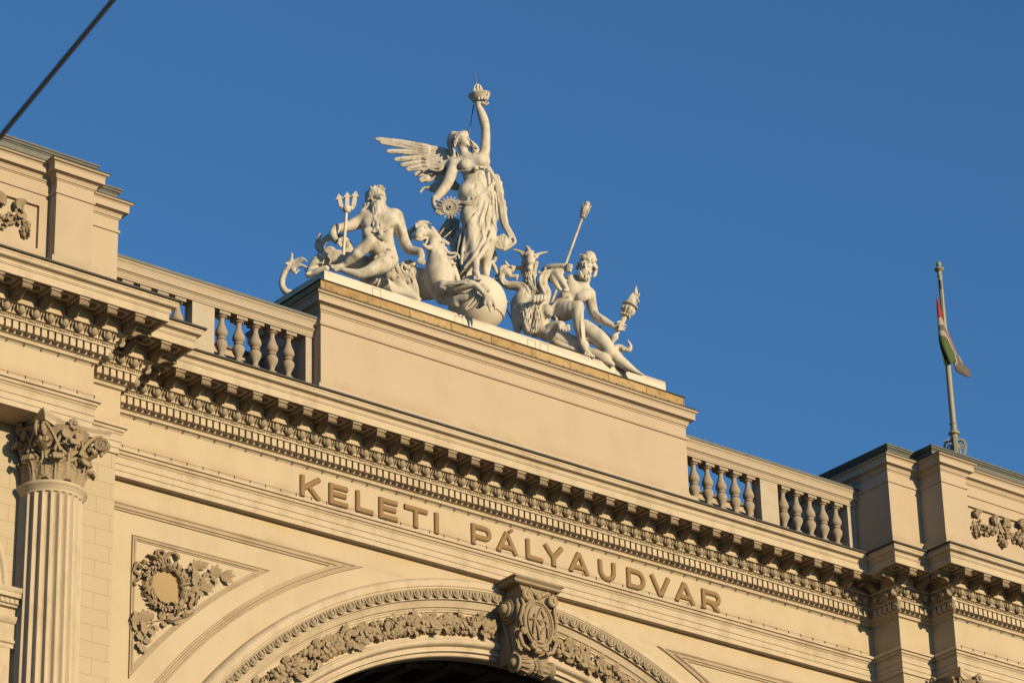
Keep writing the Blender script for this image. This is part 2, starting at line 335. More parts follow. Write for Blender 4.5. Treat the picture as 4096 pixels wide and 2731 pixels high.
        for ai in range(3):
            for c in cs:
                if c[ai]: continue
                c2 = list(c); c2[ai] = 1; p = act + c; q = act + c2; f0 = F[tuple(p.T)]; f1 = F[tuple(q.T)]; m_ = (f0 < 0) != (f1 < 0)
                t = np.where(m_, f0 / np.where(m_, f0 - f1, 1), 0); pos = np.array(c, float) + np.eye(3)[ai] * t[:, None]; acc += pos * m_[:, None]; num += m_
        V = lo + (act + acc / num[:, None]) * h; Q = []
        for ai in range(3):
            a1, a2 = (ai + 1) % 3, (ai + 2) % 3; s0 = [slice(1, -1)] * 3; s0[ai] = slice(0, -1); s1 = list(s0); s1[ai] = slice(1, None)
            A0 = I[tuple(s0)]; A1 = I[tuple(s1)]; E = np.argwhere(A0 != A1); fl_ = A0[tuple(E.T)]; E = E + np.array([0 if i == ai else 1 for i in range(3)])
            e1 = np.eye(3, dtype=int)[a1]; e2 = np.eye(3, dtype=int)[a2]
            q = np.stack([idx[tuple((E - e1 - e2).T)], idx[tuple((E - e2).T)], idx[tuple(E.T)], idx[tuple((E - e1).T)]], 1); q[~fl_] = q[~fl_][:, ::-1]; Q.append(q)
        Q = np.concatenate(Q); Q = Q[(Q >= 0).all(1)]
        me = bpy.data.meshes.new(name); me.vertices.add(len(V)); me.vertices.foreach_set('co', V.astype(np.float32).ravel())
        me.loops.add(len(Q) * 4); me.loops.foreach_set('vertex_index', Q.astype(np.int32).ravel()); me.polygons.add(len(Q)); me.polygons.foreach_set('loop_start', np.arange(0, len(Q) * 4, 4, dtype=np.int32))
        me.update(calc_edges=True); me.validate(); me.shade_smooth(); me.materials.append(mt)
        o = bpy.data.objects.new(name, me); COL.objects.link(o)
        if parent is not None: o.parent = parent; o.matrix_parent_inverse = Matrix.Translation(-world_loc(parent))
        if label: o['label'] = label
        return o
FW1 = (1650, 260, 3.1356); FW2 = (1480, 530, 3.4844); FW3 = (1680, 750, 3.1356); FN = (1100, 720, 3.1367); FH = (1560, 860, 3.336); FD = (1930, 960, 3.4844); FPP = (2180, 780, 2.1778)
# ------------------------------------------------------------------ ground
g = MB(); g.add([(-1500, -1500, 0), (1500, -1500, 0), (1500, 1500, 0), (-1500, 1500, 0)], [(0, 1, 2, 3)])
o = g.build('ground', M['ground']); o['kind'] = 'structure'

# ------------------------------------------------------------------ station building
B = thing('station_building', (0, 0, 0), 'cream neo-renaissance station front with arched portal, columns and bracketed cornice', 'building')
Y1, Y2 = -.724, -1.316
PE = [(-17, Y2), (-9.56, Y2), (-9.56, Y1), (-8.69, Y1), (-8.69, 0), (8.69, 0), (8.69, Y1), (9.56, Y1), (9.56, Y2), (19, Y2)]
arch_prof = [(-.8, 23.288), (0, 23.288), (0, 23.376), (.012, 23.381), (.012, 23.484), (.026, 23.489), (.026, 23.600)] + \
    qarc(.028, 23.603, .03, 23.632, .016, 5) + [(.036, 23.636), (.036, 23.645)] + cyma(.04, 23.648, .088, 23.70, .010) + [(.10, 23.705), (.103, 23.748), (.095, 23.760), (.01, 23.795)]
mb = MB().sweep(arch_prof, PE); mb.build('architrave', M['trim'], B, 35)
MB().sweep([(.01, 23.795), (0, 23.80), (0, 24.372)], PE).build('frieze', M['plaster'], B)
low = [(0, 24.372), (.006, 24.374), (.006, 24.384)] + qarc(.01, 24.386, .05, 24.43, .022, 6) + [(.056, 24.432), (.056, 24.446)] + qarc(.06, 24.448, .115, 24.492, .018, 6) + \
    [(.125, 24.494), (.125, 24.625), (.222, 24.628), (.222, 24.648), (.225, 24.652), (.225, 24.702), (.262, 24.706)] + \
    [(.250, 24.710), (.285, 24.832)] + [(.387, 24.838), (.390, 24.862), (.37, 24.880), (.355, 24.884), (.355, 25.00), (.375, 25.005), (.375, 25.045)]
cb = MB().sweep(low, PE).build('bed_moulding', M['trim'], B, 35)
cor = [(.375, 25.045), (.40, 25.045), (.40, 25.058), (.79, 25.058), (.79, 25.040), (.835, 25.038), (.835, 25.165), (.848, 25.168), (.848, 25.188), (.855, 25.190)] + \
    cyma(.858, 25.194, .935, 25.325, -.022, 12) + [(.945, 25.328), (.945, 25.362)]
MB().sweep(cor, PE).build('corona', M['trim'], B, 35)
MB().sweep([(.945, 25.362), (.984, 25.366), (.984, 25.396), (.93, 25.415), (.3, 25.49), (-.35, 25.56)], PE).build('cornice_flashing', M['leaddark'], B)

# edges of the entablature path
def edges():
    for i in range(len(PE) - 1):
        a, b = PE[i], PE[i + 1]; l = math.hypot(b[0] - a[0], b[1] - a[1]); d = ((b[0] - a[0]) / l, (b[1] - a[1]) / l); n = (d[1], -d[0])
        def turn(i):
            if i <= 0 or i >= len(PE) - 1: return 0
            p, q, r = PE[i - 1], PE[i], PE[i + 1]; c = (q[0] - p[0]) * (r[1] - q[1]) - (q[1] - p[1]) * (r[0] - q[0])
            return 1 if c > 0 else -1     # 1: outer corner
        yield a, d, n, l, turn(i), turn(i + 1)

def egg_at(c, d, n, s=1.0):
    d3 = np.array([d[0], d[1], 0]); n3 = np.array([n[0], n[1], 0]); z3 = np.array([0, 0, 1.]); X = np.c_[d3, n3 * .86 + z3 * -.5, z3 * .86 + n3 * .5]
    c = np.array(c)
    eggs.ball(c + n3 * .010, (.062 * s, .056, .074), 12, 8, X)
    pts = []
    for k in range(9):
        t = -.25 * PI + 1.5 * PI * k / 8 - PI * .0
        th = PI * (1 + k / 8) ; u, v = math.cos(th) * .082 * s, math.sin(th) * .075 + .035
        pts.append(c + d3 * u + X[:, 2] * v + n3 * .012)
    eggs.tube([c + d3 * -.085 * s + X[:, 2] * .06] + pts + [c + d3 * .085 * s + X[:, 2] * .06], .019, 5)
    b0 = c + d3 * .129; eggs.tube([b0 + X[:, 2] * .055, b0 + X[:, 2] * -.01 + n3 * .012, b0 - X[:, 2] * .062], [.020, .012, .003], 5)
for a, d, n, l, t0, t1 in edges():
    dent = MB(); eggs = MB(); beads = MB(); pend = MB()
    P = .215
    s0 = -P if t0 > 0 else (P if t0 < 0 else 0); s1 = l + (P if t1 > 0 else (-P if t1 < 0 else 0))
    if l > 17:   # centre bay
        cs = [l / 2 + (k + .5) * .129 for k in range(-65, 65)]
    else:
        nn = int((s1 - s0 - .04) / .129); of = (s1 - s0 - nn * .129) / 2
        if t0 == 0: of = .04 ; cs = [s1 - .10 - .129 * k for k in range(int((s1 - s0) / .129))]
        elif t1 == 0: cs = [s0 + .10 + .129 * k for k in range(int((s1 - s0) / .129))]
        else: cs = [s0 + of + .129 * (k + .5) for k in range(nn)]
    for c in cs:
        if c < s0 + .04 or c > s1 - .04: continue
        x, y = a[0] + d[0] * c, a[1] + d[1] * c
        q = np.array([x + n[0] * .168, y + n[1] * .168, 24.546])
        dent.obox(q, (d[0] * .045, d[1] * .045, 0), (n[0] * .050, n[1] * .050, 0), (0, 0, .064))
        q2 = q + np.array([d[0] * .0645 - n[0] * .01, d[1] * .0645 - n[1] * .01, .01]); dent.obox(q2, (d[0] * .02, d[1] * .02, 0), (n[0] * .02, n[1] * .02, 0), (0, 0, .01))
    P = .30
    s0 = -P if t0 > 0 else (P if t0 < 0 else 0); s1 = l + (P if t1 > 0 else (-P if t1 < 0 else 0))
    nn = max(1, round((s1 - s0 - (.12 if t0 > 0 else 0) - (.12 if t1 > 0 else 0)) / .262)); lo = s0 + (.12 if t0 > 0 else 0); hi = s1 - (.12 if t1 > 0 else 0); st = (hi - lo) / nn
    for k in range(nn):
        c = lo + st * (k + .5); x, y = a[0] + d[0] * c, a[1] + d[1] * c
        egg_at((x + n[0] * .300, y + n[1] * .300, 24.772), d, n)
        z = 24.677; p = .232
        for u, ln in ((0, .05),):
            c0 = np.array([x + n[0] * p, y + n[1] * p, z]); dd = np.array([d[0], d[1], 0])
            beads.tube([c0 - dd * .066, c0 - dd * .056, c0 + dd * .056, c0 + dd * .066], [.008, .019, .019, .008], 8)
            for e in (.088, .131, .174): beads.ball(c0 + dd * e, (.009 if e != .131 else .017, .016, .020) if abs(d[0]) > .5 else (.016, .009 if e != .131 else .017, .020), 8, 5)
    # leaf at the outer corners
    if t1 > 0:
        b = (a[0] + d[0] * l, a[1] + d[1] * l); nb = (d[0] + n[0], d[1] + n[1])
        e = np.array([b[0] + nb[0] * .31, b[1] + nb[1] * .31, 24.77])
        for sgn in (-1, 0, 1):
            v = np.array([nb[0] * .3 + d[0] * sgn * .8 - n[0] * sgn * .8, nb[1] * .3 + d[1] * sgn * .8 - n[1] * sgn * .8, .9])
            pend.leaf(e - np.array([nb[0] * .03, nb[1] * .03, .075]), v, (nb[0], nb[1], 0.2), .15, .045, .3, 1)
        pc = (b[0] + nb[0] * .17, b[1] + nb[1] * .17, 0)
        pend.lathe([(.06, 24.62), (.055, 24.60), (.03, 24.575), (.032, 24.56), (.066, 24.54), (.072, 24.51), (.06, 24.475), (.03, 24.445), (.004, 24.43)], pc, n=14)
    dent.build('dentil_course', M['trim'], B, 40); eggs.build('egg_and_dart_moulding', M['egg'], B, 50); beads.build('bead_moulding', M['egg'], B, 50)
    if pend.v: pend.build('corner_pendant', M['egg'], B, 50)

# modillions: one bracket built, copies linked
def modillion():
    m_ = MB()
    # local frame: x along wall, y = -projection from the frieze, z world
    def prism(pts, w): m_.poly([(-w / 2, -p, z) for p, z in pts], (w, 0, 0))
    body = [(.352, 24.90), (.355, 24.868)] + [(.445 + .09 * math.cos(math.radians(t)), 24.950 + .10 * math.sin(math.radians(t))) for t in range(200, 331, 20)] + \
        [(.565, 24.915), (.61, 24.940), (.655, 24.952), (.69, 24.948), (.72, 24.93), (.77, 24.94), (.77, 25.008), (.352, 25.008)]
    prism(body, .150)
    m_.tube([(-.092, -.748, 24.948), (-.088, -.748, 24.948), (-.060, -.748, 24.948), (-.05, -.748, 24.948), (.05, -.748, 24.948), (.060, -.748, 24.948), (.088, -.748, 24.948), (.092, -.748, 24.948)], [.030, .040, .040, .033, .033, .040, .040, .030], 12)
    for sx in (-.048, 0, .048):   # ribs under the scroll
        m_.tube([(sx, -.362, 24.90)] + [(sx, -(.44 + .088 * math.cos(math.radians(t))), 24.955 + .092 * math.sin(math.radians(t))) for t in range(200, 331, 20)] + [(sx, -.56, 24.921), (sx, -.62, 24.940), (sx, -.70, 24.944)], .012 if sx else .016, 6)
    for sd in (-1, 1):
        sp = [(sd * .077, -(.44 + (.055 - .0042 * k) * math.cos(k * .7)), 24.952 + (.055 - .0042 * k) * math.sin(k * .7)) for k in range(12)]
        m_.tube(sp, .008, 5)
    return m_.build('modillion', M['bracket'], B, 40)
mod0 = modillion(); first = [True]
m_ = MB(); m_.box((-.09, -.795, 25.008), (.09, -.352, 25.024)); m_.box((-.100, -.806, 25.024), (.100, -.352, 25.041)); m_.box((-.108, -.816, 25.041), (.108, -.352, 25.060))
mcap = m_.build('modillion_cap', M['trim'], mod0)
def put_mod(x, y, rz):
    o = mod0
    if first[0]: first[0] = False
    else:
        o = mod0.copy(); COL.objects.link(o); o.parent = B; q = mcap.copy(); COL.objects.link(q); q.parent = o
    o.location = (x, y, 0); o.rotation_euler = (0, 0, rz)
ros0 = [None]
def rosette(x, y):
    if ros0[0] is not None:
        o = ros0[0].copy(); COL.objects.link(o); o.parent = B; o.location = (x, y, 0); return
    X_, Y_ = x, y; x = y = 0; ros = MB()
    for k in range(6): a = k * PI / 3; ros.ball((x + .05 * math.cos(a), y + .05 * math.sin(a), 25.052), (.03, .03, .016), 6, 4)
    ros.ball((x, y, 25.045), .022, 6, 4)
    for u in (-1, 1):
        ros.box((x - .15, y + u * .165 - .012, 25.036), (x + .15, y + u * .165 + .012, 25.06))
        ros.box((x + u * .15 - .012, y - .15, 25.037), (x + u * .15 + .012, y + .15, 25.061))
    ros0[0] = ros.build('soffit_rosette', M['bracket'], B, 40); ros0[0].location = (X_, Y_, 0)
xs = [k * .507 for k in range(-15, 16)]
for x in xs: put_mod(x, 0, 0)
for x in xs[:-1] + [xs[-1]]: rosette(x + .2535, -.59)
rosette(xs[0] - .2535, -.59)
for sg in (-1, 1):
    for x in (8.36, 8.87): put_mod(sg * x, Y1, 0)
    rosette(sg * 8.615, Y1 - .59); rosette(sg * 8.10, Y1 - .59)
    for k in range(9): put_mod(sg * (9.23 + .51 * k), Y2, 0); rosette(sg * (9.23 + .51 * k + .255), Y2 - .59)
    rosette(sg * 8.97, Y2 - .59)
    r = PI / 2 * -sg if False else (-PI / 2 if sg > 0 else PI / 2)
    put_mod(sg * 8.69, Y1 - .33, r); put_mod(sg * 9.56, Y2 - .33, r); put_mod(sg * 8.69, -.56, r)

# bird-deterrent wires on pins
def pinwire(y, z, x0, x1, name, down=0):
    m_ = MB(); n = int((x1 - x0) / .31); zz = z + (.035 if not down else -.012)
    m_.tube([(x0 + (x1 - x0) * i / (n * 2), y, zz - (.006 if i % 2 else 0)) for i in range(n * 2 + 1)], .0035, 4)
    for i in range(n + 1): m_.box((x0 + (x1 - x0) * i / n - .007, y - .007, z - .012 - (.02 if down else 0)), (x0 + (x1 - x0) * i / n + .007, y + .007, z + .042 - (.03 if down else 0)))
    m_.build(name, M['leaddark'], B)
pinwire(-.10, 23.758, -8.55, 8.55, 'bird_deterrent_wire'); pinwire(-.03, 24.365, -8.6, 8.6, 'cable_run', 1)
for sg in (-1, 1):
    x0, x1 = sorted((sg * 9.6, sg * 18)); pinwire(Y2 - .10, 23.758, x0, x1, 'bird_deterrent_wire'); pinwire(Y2 - .03, 24.365, x0, x1, 'cable_run', 1)
    x0, x1 = sorted((sg * 4.3, sg * 8.7)); pinwire(.42, 27.362, x0, x1, 'bird_deterrent_wire')
pinwire(-.10, 27.755, -4.3, 4.3, 'bird_deterrent_wire')
# walls below the entablature
for sg in (-1, 1):
    mw = MB()
    x0, x1 = sorted((sg * 8.73, sg * 19))
    mw.box((x0, -.69, 0), (x1, 1.5, 23.30)); mw.build('ashlar_wall', M['ashlar'], B)
ZC = 14.75
def spandrel():
    m_ = MB(); n = 72; A = []
    for i in range(n + 1):
        t = PI * i / n; cx, cz = math.cos(t), math.sin(t); inner = (8.30 * cx, .135, ZC + 8.30 * cz)
        k = min(8.75 / max(1e-6, abs(cx)), 8.55 / max(1e-6, abs(cz))); A.append([inner, (k * cx, .135, ZC + k * cz)])
    m_.grid(A)
    m_.box((-8.75, .135, 0), (-8.29, .9, ZC)); m_.box((8.29, .135, 0), (8.75, .9, ZC))
    return m_
spandrel().build('spandrel_wall', M['plaster'], B)
# archivolt rings: (r, y)
ring = [(8.46, .136), (8.455, .02), (8.43, -.02), (8.40, -.045), (8.30, -.05), (8.285, -.03), (8.262, -.03), (8.258, -.062), (8.248, -.066), (8.236, -.045), (8.20, -.02), (8.13, .005), (8.095, .0), (8.085, -.015), (8.072, -.015), (8.068, .03),
        (8.04, .045), (7.99, .075), (7.965, .085), (7.95, .12), (7.935, .115), (7.915, .135), (7.89, .135), (7.885, .165), (7.45, .175), (7.435, .13), (7.40, .125)] + \
       [(7.36 + .06 * math.cos(math.radians(t)), .15 - .06 * math.sin(math.radians(t))) for t in range(0, 181, 30)] + [(7.285, .185), (7.24, .19), (7.235, .165), (7.20, .16), (7.19, .215), (7.14, .225), (7.125, .25), (7.125, .46)]
def ringmesh(prof, n=120):
    m_ = MB(); P = []
    for i in range(n + 1):
        t = PI * (-.12 + 1.24 * i / n); P.append([(r * math.cos(t), y, ZC + r * math.sin(t)) for r, y in prof])
    return m_.grid(P)
ringmesh(ring).build('archivolt', M['trim'], B, 35)
m_ = MB(); ne = 118
for i in range(ne):
    t = PI * (i + .5) / ne; c, s = math.cos(t), math.sin(t); p = np.array([8.165 * c, -.030, ZC + 8.165 * s]); rad = np.array([c, 0, s]); tan = np.array([-s, 0, c]); X = np.c_[tan, (0, 1, 0), rad]
    m_.ball(p, (.052, .055, .070), 12, 8, X)
    pts = [p + tan * .080 * math.cos(th) + rad * (.085 * math.sin(th) + .02) + np.array([0, -.015, 0]) for th in [PI * (1 + k / 8) for k in range(9)]]
    m_.tube([p - tan * .080 + rad * .08] + pts + [p + tan * .080 + rad * .08], .019, 5)
    q = p + tan * .1085; m_.tube([q + rad * .07, q - rad * .06 + np.array([0, -.01, 0])], [.018, .005], 5)
m_.build('arch_egg_and_dart', M['egg'], B, 50)
# dark porch vault behind the arch with coffer ribs
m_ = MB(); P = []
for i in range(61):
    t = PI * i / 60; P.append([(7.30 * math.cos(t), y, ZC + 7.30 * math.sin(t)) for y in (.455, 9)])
m_.grid(P); m_.build('porch_vault', M['porch_shade'], B)
m_ = MB()
for k in range(1, 24):
    t = PI * k / 24; c, s = math.cos(t), math.sin(t)
    m_.obox((7.19 * c, 4.7, ZC + 7.19 * s), (.10 * c, 0, .10 * s), (0, 4.0, 0), (-.13 * s, 0, .13 * c))
for y in (.9, 2.1, 3.3, 4.5, 5.7, 6.9):
    P = []
    for i in range(61):
        t = PI * i / 60; P.append([((7.28 - a) * math.cos(t), y + b, ZC + (7.28 - a) * math.sin(t)) for a, b in ((0, -.14), (.13, -.14), (.13, .14), (0, .14))])
    m_.grid(P)
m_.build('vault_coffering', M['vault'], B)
m_ = MB(); m_.box((-9, 9, 0), (9, 9.2, 24)); m_.build('porch_back_wall', M['porch_shade'], B)

# raised panel mouldings on the spandrels
bold = [(0, 0), (.002, .022), (.018, .026), (.030, .030)] + [(.03 + .05 * i / 6, .030 - .018 * math.sin(PI * i / 6)) for i in range(7)] + [(.085, .036), (.11, .036), (.118, .020), (.145, .018), (.15, 0)]
thin = [(0, 0), (.002, .022), (.010, .024)] + [(.012 + .035 * i / 5, .024 - .014 * math.sin(PI * i / 5)) for i in range(6)] + [(.052, .026), (.066, .026), (.07, .012), (.088, .010), (.092, 0)]
def panel(sg, prof, zt, zc, r, xl, closed, a_end, name):
    P = []
    for o_, h in prof:
        R = r + o_; xt = -math.sqrt(R * R - (zt - o_ - zc) ** 2); x0 = xl + (o_ if closed else 0); a0 = math.degrees(math.atan2(zt - o_ - zc, xt))
        a1 = math.degrees(math.atan2(math.sqrt(R * R - x0 * x0), x0)) if closed else a_end
        top_ = [(x0 + (xt - x0) * i / 6, zt - o_) for i in range(6)]
        P.append([(sg * -x, .135 - h * 1.5, z) for x, z in top_ + arc(0, zc, R, a0, a1, 50)])
    P = [[row[k] for row in P] for k in range(len(P[0]))]
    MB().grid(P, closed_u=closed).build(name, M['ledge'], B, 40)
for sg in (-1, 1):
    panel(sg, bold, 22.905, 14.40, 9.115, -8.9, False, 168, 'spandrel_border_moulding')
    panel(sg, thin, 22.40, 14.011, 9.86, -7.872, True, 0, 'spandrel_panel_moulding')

# window surround at the far left (only its corner shows)
for sg in (-1, 1):
    m_ = MB(); f = lambda x: sg * x
    pth = [(-13.5, -.80), (-10.46, -.80), (-10.46, -.6)] if sg < 0 else [(10.46, -.6), (10.46, -.80), (13.5, -.80)]
    m_.sweep([(-.1, 19.60), (.0, 19.60), (.0, 19.66), (.03, 19.68), (.03, 19.72), (0, 19.73), (0, 19.98), (.03, 20.0), (.06, 20.06), (.06, 20.09), (.0, 20.10), (.0, 20.22), (.05, 20.24), (.05, 20.27), (.07, 20.28), (.07, 20.36), (.13, 20.37), (.13, 20.44), (.15, 20.46), (.16, 20.52), (-.1, 20.56)], pth)
    for k in range(24): m_.box((f(10.52 + .085 * k) - .028, -.885, 20.285), (f(10.52 + .085 * k) + .028, -.86, 20.355))
    x0, x1 = sorted((f(10.55), f(13.5))); m_.box((x0, -.79, 12), (x1, -.6, 19.62))
    P = []
    for i in range(41):
        t = PI * i / 40; P.append([(f(12.6) + r * math.cos(t), y, 20.5 + r * math.sin(t)) for r, y in ((2.02, -.69), (2.02, -.72), (1.98, -.73), (1.93, -.76), (1.90, -.73), (1.80, -.73), (1.78, -.76), (1.70, -.70))])
    m_.grid(P); m_.build('window_surround', M['trim'], B, 40)

# ------------------------------------------------------------------ attic
ped_path = [(-4.2, 2.10), (-4.2, .06), (4.2, .06), (4.2, 2.10)]
base = [(.0, 25.3), (.115, 25.3), (.115, 25.98), (.105, 26.01), (.06, 26.03), (0, 26.05)]
MB().sweep(base + [(0, 27.162)] + qarc(.004, 27.164, .035, 27.20, .012, 4) + [(.038, 27.222), (.0, 27.238), (0, 27.42)], ped_path).build('attic_pedestal', M['attic'], B, 40)
MB().sweep([(0, 27.42), (.012, 27.425), (.014, 27.45)] + qarc(.018, 27.452, .035, 27.475, .01, 4) + [(.035, 27.485)] + qarc(.04, 27.488, .095, 27.552, -.018, 6) + [(.10, 27.56), (.135, 27.562), (.135, 27.66), (.14, 27.664), (.14, 27.675)] + cyma(.145, 27.68, .178, 27.722, -.006, 6) + [(.182, 27.738)], ped_path).build('pedestal_cornice', M['attic'], B, 40)
MB().sweep([(.182, 27.738), (.196, 27.74), (.196, 27.752), (.0, 27.82)], ped_path).build('pedestal_flashing', M['leaddark'], B)
MB().sweep([(0, 27.80), (0, 28.045)], ped_path).build('travertine_band', M['trav'], B)
MB().sweep([(0, 28.045), (.022, 28.047), (.022, 28.060), (-.26, 28.10), (-.9, 28.10)], ped_path).build('band_flashing', M['leaddark'], B)
m_ = MB(); m_.box((-4.15, 2.05, 25), (4.15, 2.10, 28.09)); m_.build('pedestal_back', M['attic'], B)
# statue plinth with access hatches scored in it
m_ = MB(); m_.box((-3.96, .287, 28.07), (3.96, 1.834, 28.40))
pl = m_.build('statue_plinth', M['plinth'], B)
bv = pl.modifiers.new('b', 'BEVEL'); bv.width = .006; bv.segments = 2
m_ = MB()
for (fr, a, b, w_, h_) in (((1000, 1000, 3.92), 1921, 582, 0, 0), ((1560, 860, 3.336), 865, 1335, 0, 0), ((1930, 960, 3.484), 630, 1375, 0, 0), ((1930, 960, 3.484), 803, 1410, 0, 0), ((1900, 750, 1.844), 1040, 1325, 0, 0)):
    p = at(fr, a, b, .28); x, z = p[0], min(p[2], 28.37); W_ = .19
    for bx in (((x, z - .006), (x + W_, z)), ((x, 28.12), (x + .006, z)), ((x + W_ - .006, 28.12), (x + W_, z))): m_.box((bx[0][0], .2835, bx[0][1]), (bx[1][0], .29, bx[1][1]))
m_.build('hatch_outline', M['leaddark'], pl)

# corner towers of the attic
def tower(sg):
    full = [(8.78, 6), (8.78, -.65), (9.627, -.65), (9.627, -1.25), (10.32, -1.25), (10.32, -1.04), (19, -1.04)]
    midp = full[:-1] + [(10.5, -1.04), (10.5, -.985), (19, -.985)]
    ldp = [(8.82, 6), (8.82, -.66), (9.565, -.66), (9.565, -1.13), (19, -1.13)]
    mir = lambda P: P if sg > 0 else [(-x, y) for x, y in P][::-1]
    MB().sweep([(.05, 25.40), (.085, 25.45), (.085, 26.06), (.07, 26.085), (.02, 26.095), (0, 26.10), (0, 26.26), (-.08, 26.26)], mir(full)).build('tower_base', M['attic'], B, 30)
    MB().sweep([(0, 26.26), (0, 27.03)], mir(midp)).build('tower_wall', M['attic'], B)
    MB().sweep([(-.08, 27.03), (0, 27.03), (0, 27.225)] + qarc(.003, 27.227, .022, 27.25, .012, 4) + [(.024, 27.275), (0, 27.285), (0, 27.465), (.01, 27.468), (.012, 27.485)] + qarc(.016, 27.487, .03, 27.505, .008, 4) + [(.03, 27.515)] + qarc(.035, 27.518, .09, 27.575, -.016, 6) +
               [(.095, 27.58), (.125, 27.582), (.125, 27.685), (.13, 27.69), (.13, 27.70)] + cyma(.135, 27.703, .175, 27.745, -.006, 6) + [(.18, 27.755)], mir(full)).build('tower_cornice', M['attic'], B, 40)
    MB().sweep([(.18, 27.755), (.192, 27.757), (.192, 27.769), (-.1, 27.80)], mir(full)).build('tower_flashing', M['leaddark'], B)
    MB().sweep([(0, 27.74), (0, 27.925), (.012, 27.93), (.018, 27.945)] + qarc(.02, 27.95, .045, 27.975, .01, 4) + [(.05, 27.985), (.068, 27.99), (.072, 28.012), (.0, 28.03), (-.6, 28.05)], mir(ldp)).build('lead_parapet', M['lead'], B, 35)
    m_ = MB(); x0, x1 = sorted((sg * 8.9, sg * 19)); m_.box((x0, -.2, 27.9), (x1, 6, 28.04)); m_.build('tower_roof', M['roof'], B)
tower(-1); tower(1)
# terrace and rear parapets between tower and pedestal
for sg in (-1, 1):
    x0, x1 = sorted((sg * 4.15, sg * 8.8))
    m_ = MB(); m_.box((x0, -.2, 25.3), (x1, 8, 25.80)); m_.box((x0, .22, 25.80), (x1, .56, 25.985)); m_.build('terrace', M['lead'], B)
    m_ = MB(); m_.box((x0, 1.85, 25.8), (x1, 2.08, 27.20)); m_.build('rear_parapet', M['rail'], B)
    m_ = MB(); m_.box((x0, 1.80, 27.20), (x1, 2.12, 27.25)); m_.build('rear_coping', M['lead'], B)
m_ = MB(); m_.box((-19, 1.0, 0), (-8.8, 14, 25.6)); m_.box((8.8, 1.0, 0), (19, 14, 25.6)); m_.box((-8.8, 8, 24), (8.8, 14, 25.6)); m_.box((-8.8, .95, 22.4), (8.8, 8, 25.4)); m_.build('building_mass', M['plaster'], B)

# ------------------------------------------------------------------ balustrades
rp = [(.0, 26.988), (.018, 26.99), (.018, 27.02), (.028, 27.025), (.028, 27.055)] + qarc(.032, 27.058, .062, 27.105, -.008, 5) + [(.066, 27.115), (.085, 27.118), (.085, 27.215), (.088, 27.22), (.088, 27.232)] + cyma(.092, 27.235, .118, 27.285, -.005, 6) + [(.122, 27.298)]
def baluster(parent, first, x):
    b_ = MB()
    b_.box((-.109, -.109, 25.985), (.109, .109, 26.13)); b_.box((-.109, -.109, 26.93), (.109, .109, 26.986))
    b_.lathe([(.085, 26.13), (.095, 26.145), (.088, 26.165), (.055, 26.19), (.047, 26.215), (.052, 26.25), (.075, 26.30), (.100, 26.35), (.110, 26.39), (.106, 26.43), (.085, 26.465), (.062, 26.48), (.060, 26.487), (.080, 26.495), (.084, 26.51), (.078, 26.524), (.060, 26.532),
               (.064, 26.54), (.090, 26.555), (.108, 26.59), (.110, 26.62), (.098, 26.67), (.070, 26.73), (.052, 26.79), (.045, 26.84), (.046, 26.87), (.058, 26.89), (.062, 26.895), (.085, 26.90), (.092, 26.915), (.085, 26.93)], n=18)
    return b_
for sg in (-1, 1):
    side = 'left' if sg < 0 else 'right'
    T = thing('balustrade', (sg * 6.5, .35, 25.98), 'stone roof balustrade of bulbous balusters ' + ('left of the statue pedestal, partly behind the corner cornice' if sg < 0 else 'right of the statue pedestal, ending at the shaded tower'), 'balustrade', 'stone balustrades beside the statue pedestal')
    x0, x1 = sorted((sg * 4.2, sg * 8.78))
    sec = [(.28 - p, z) for p, z in rp] + [(.51 + p, z) for p, z in rp[::-1]]
    m_ = MB().poly([(x0, y, z) for y, z in sec], (x1 - x0, 0, 0)); m_.build('rail', M['rail'], T, 40)
    m_ = MB().poly([(x0, y, z) for y, z in ((.143, 27.299), (.143, 27.350), (.20, 27.362), (.59, 27.362), (.647, 27.350), (.647, 27.299))], (x1 - x0, 0, 0)); m_.build('lead_coping', M['lead'], T)
    for a, b in ((4.21, 4.36), (6.25, 6.70), (8.55, 8.775)):
        q0, q1 = sorted((sg * a, sg * b)); m_ = MB(); m_.box((q0, .28, 25.9), (q1, .51, 26.989)); m_.build('pier', M['pier'], T)
    b0 = None
    for x in (4.65, 4.99, 5.335, 5.68, 6.03, 6.93, 7.28, 7.63, 7.98, 8.33):
        if b0 is None: b0 = baluster(T, True, x).build('baluster', M['balu'], T, 40); bo = b0
        else: bo = b0.copy(); COL.objects.link(bo); bo.parent = T
        bo.matrix_parent_inverse = Matrix.Translation(-Vector(T.location)); bo.location = (sg * x, .395, 0)
        bo.rotation_euler = (0, 0, 0)

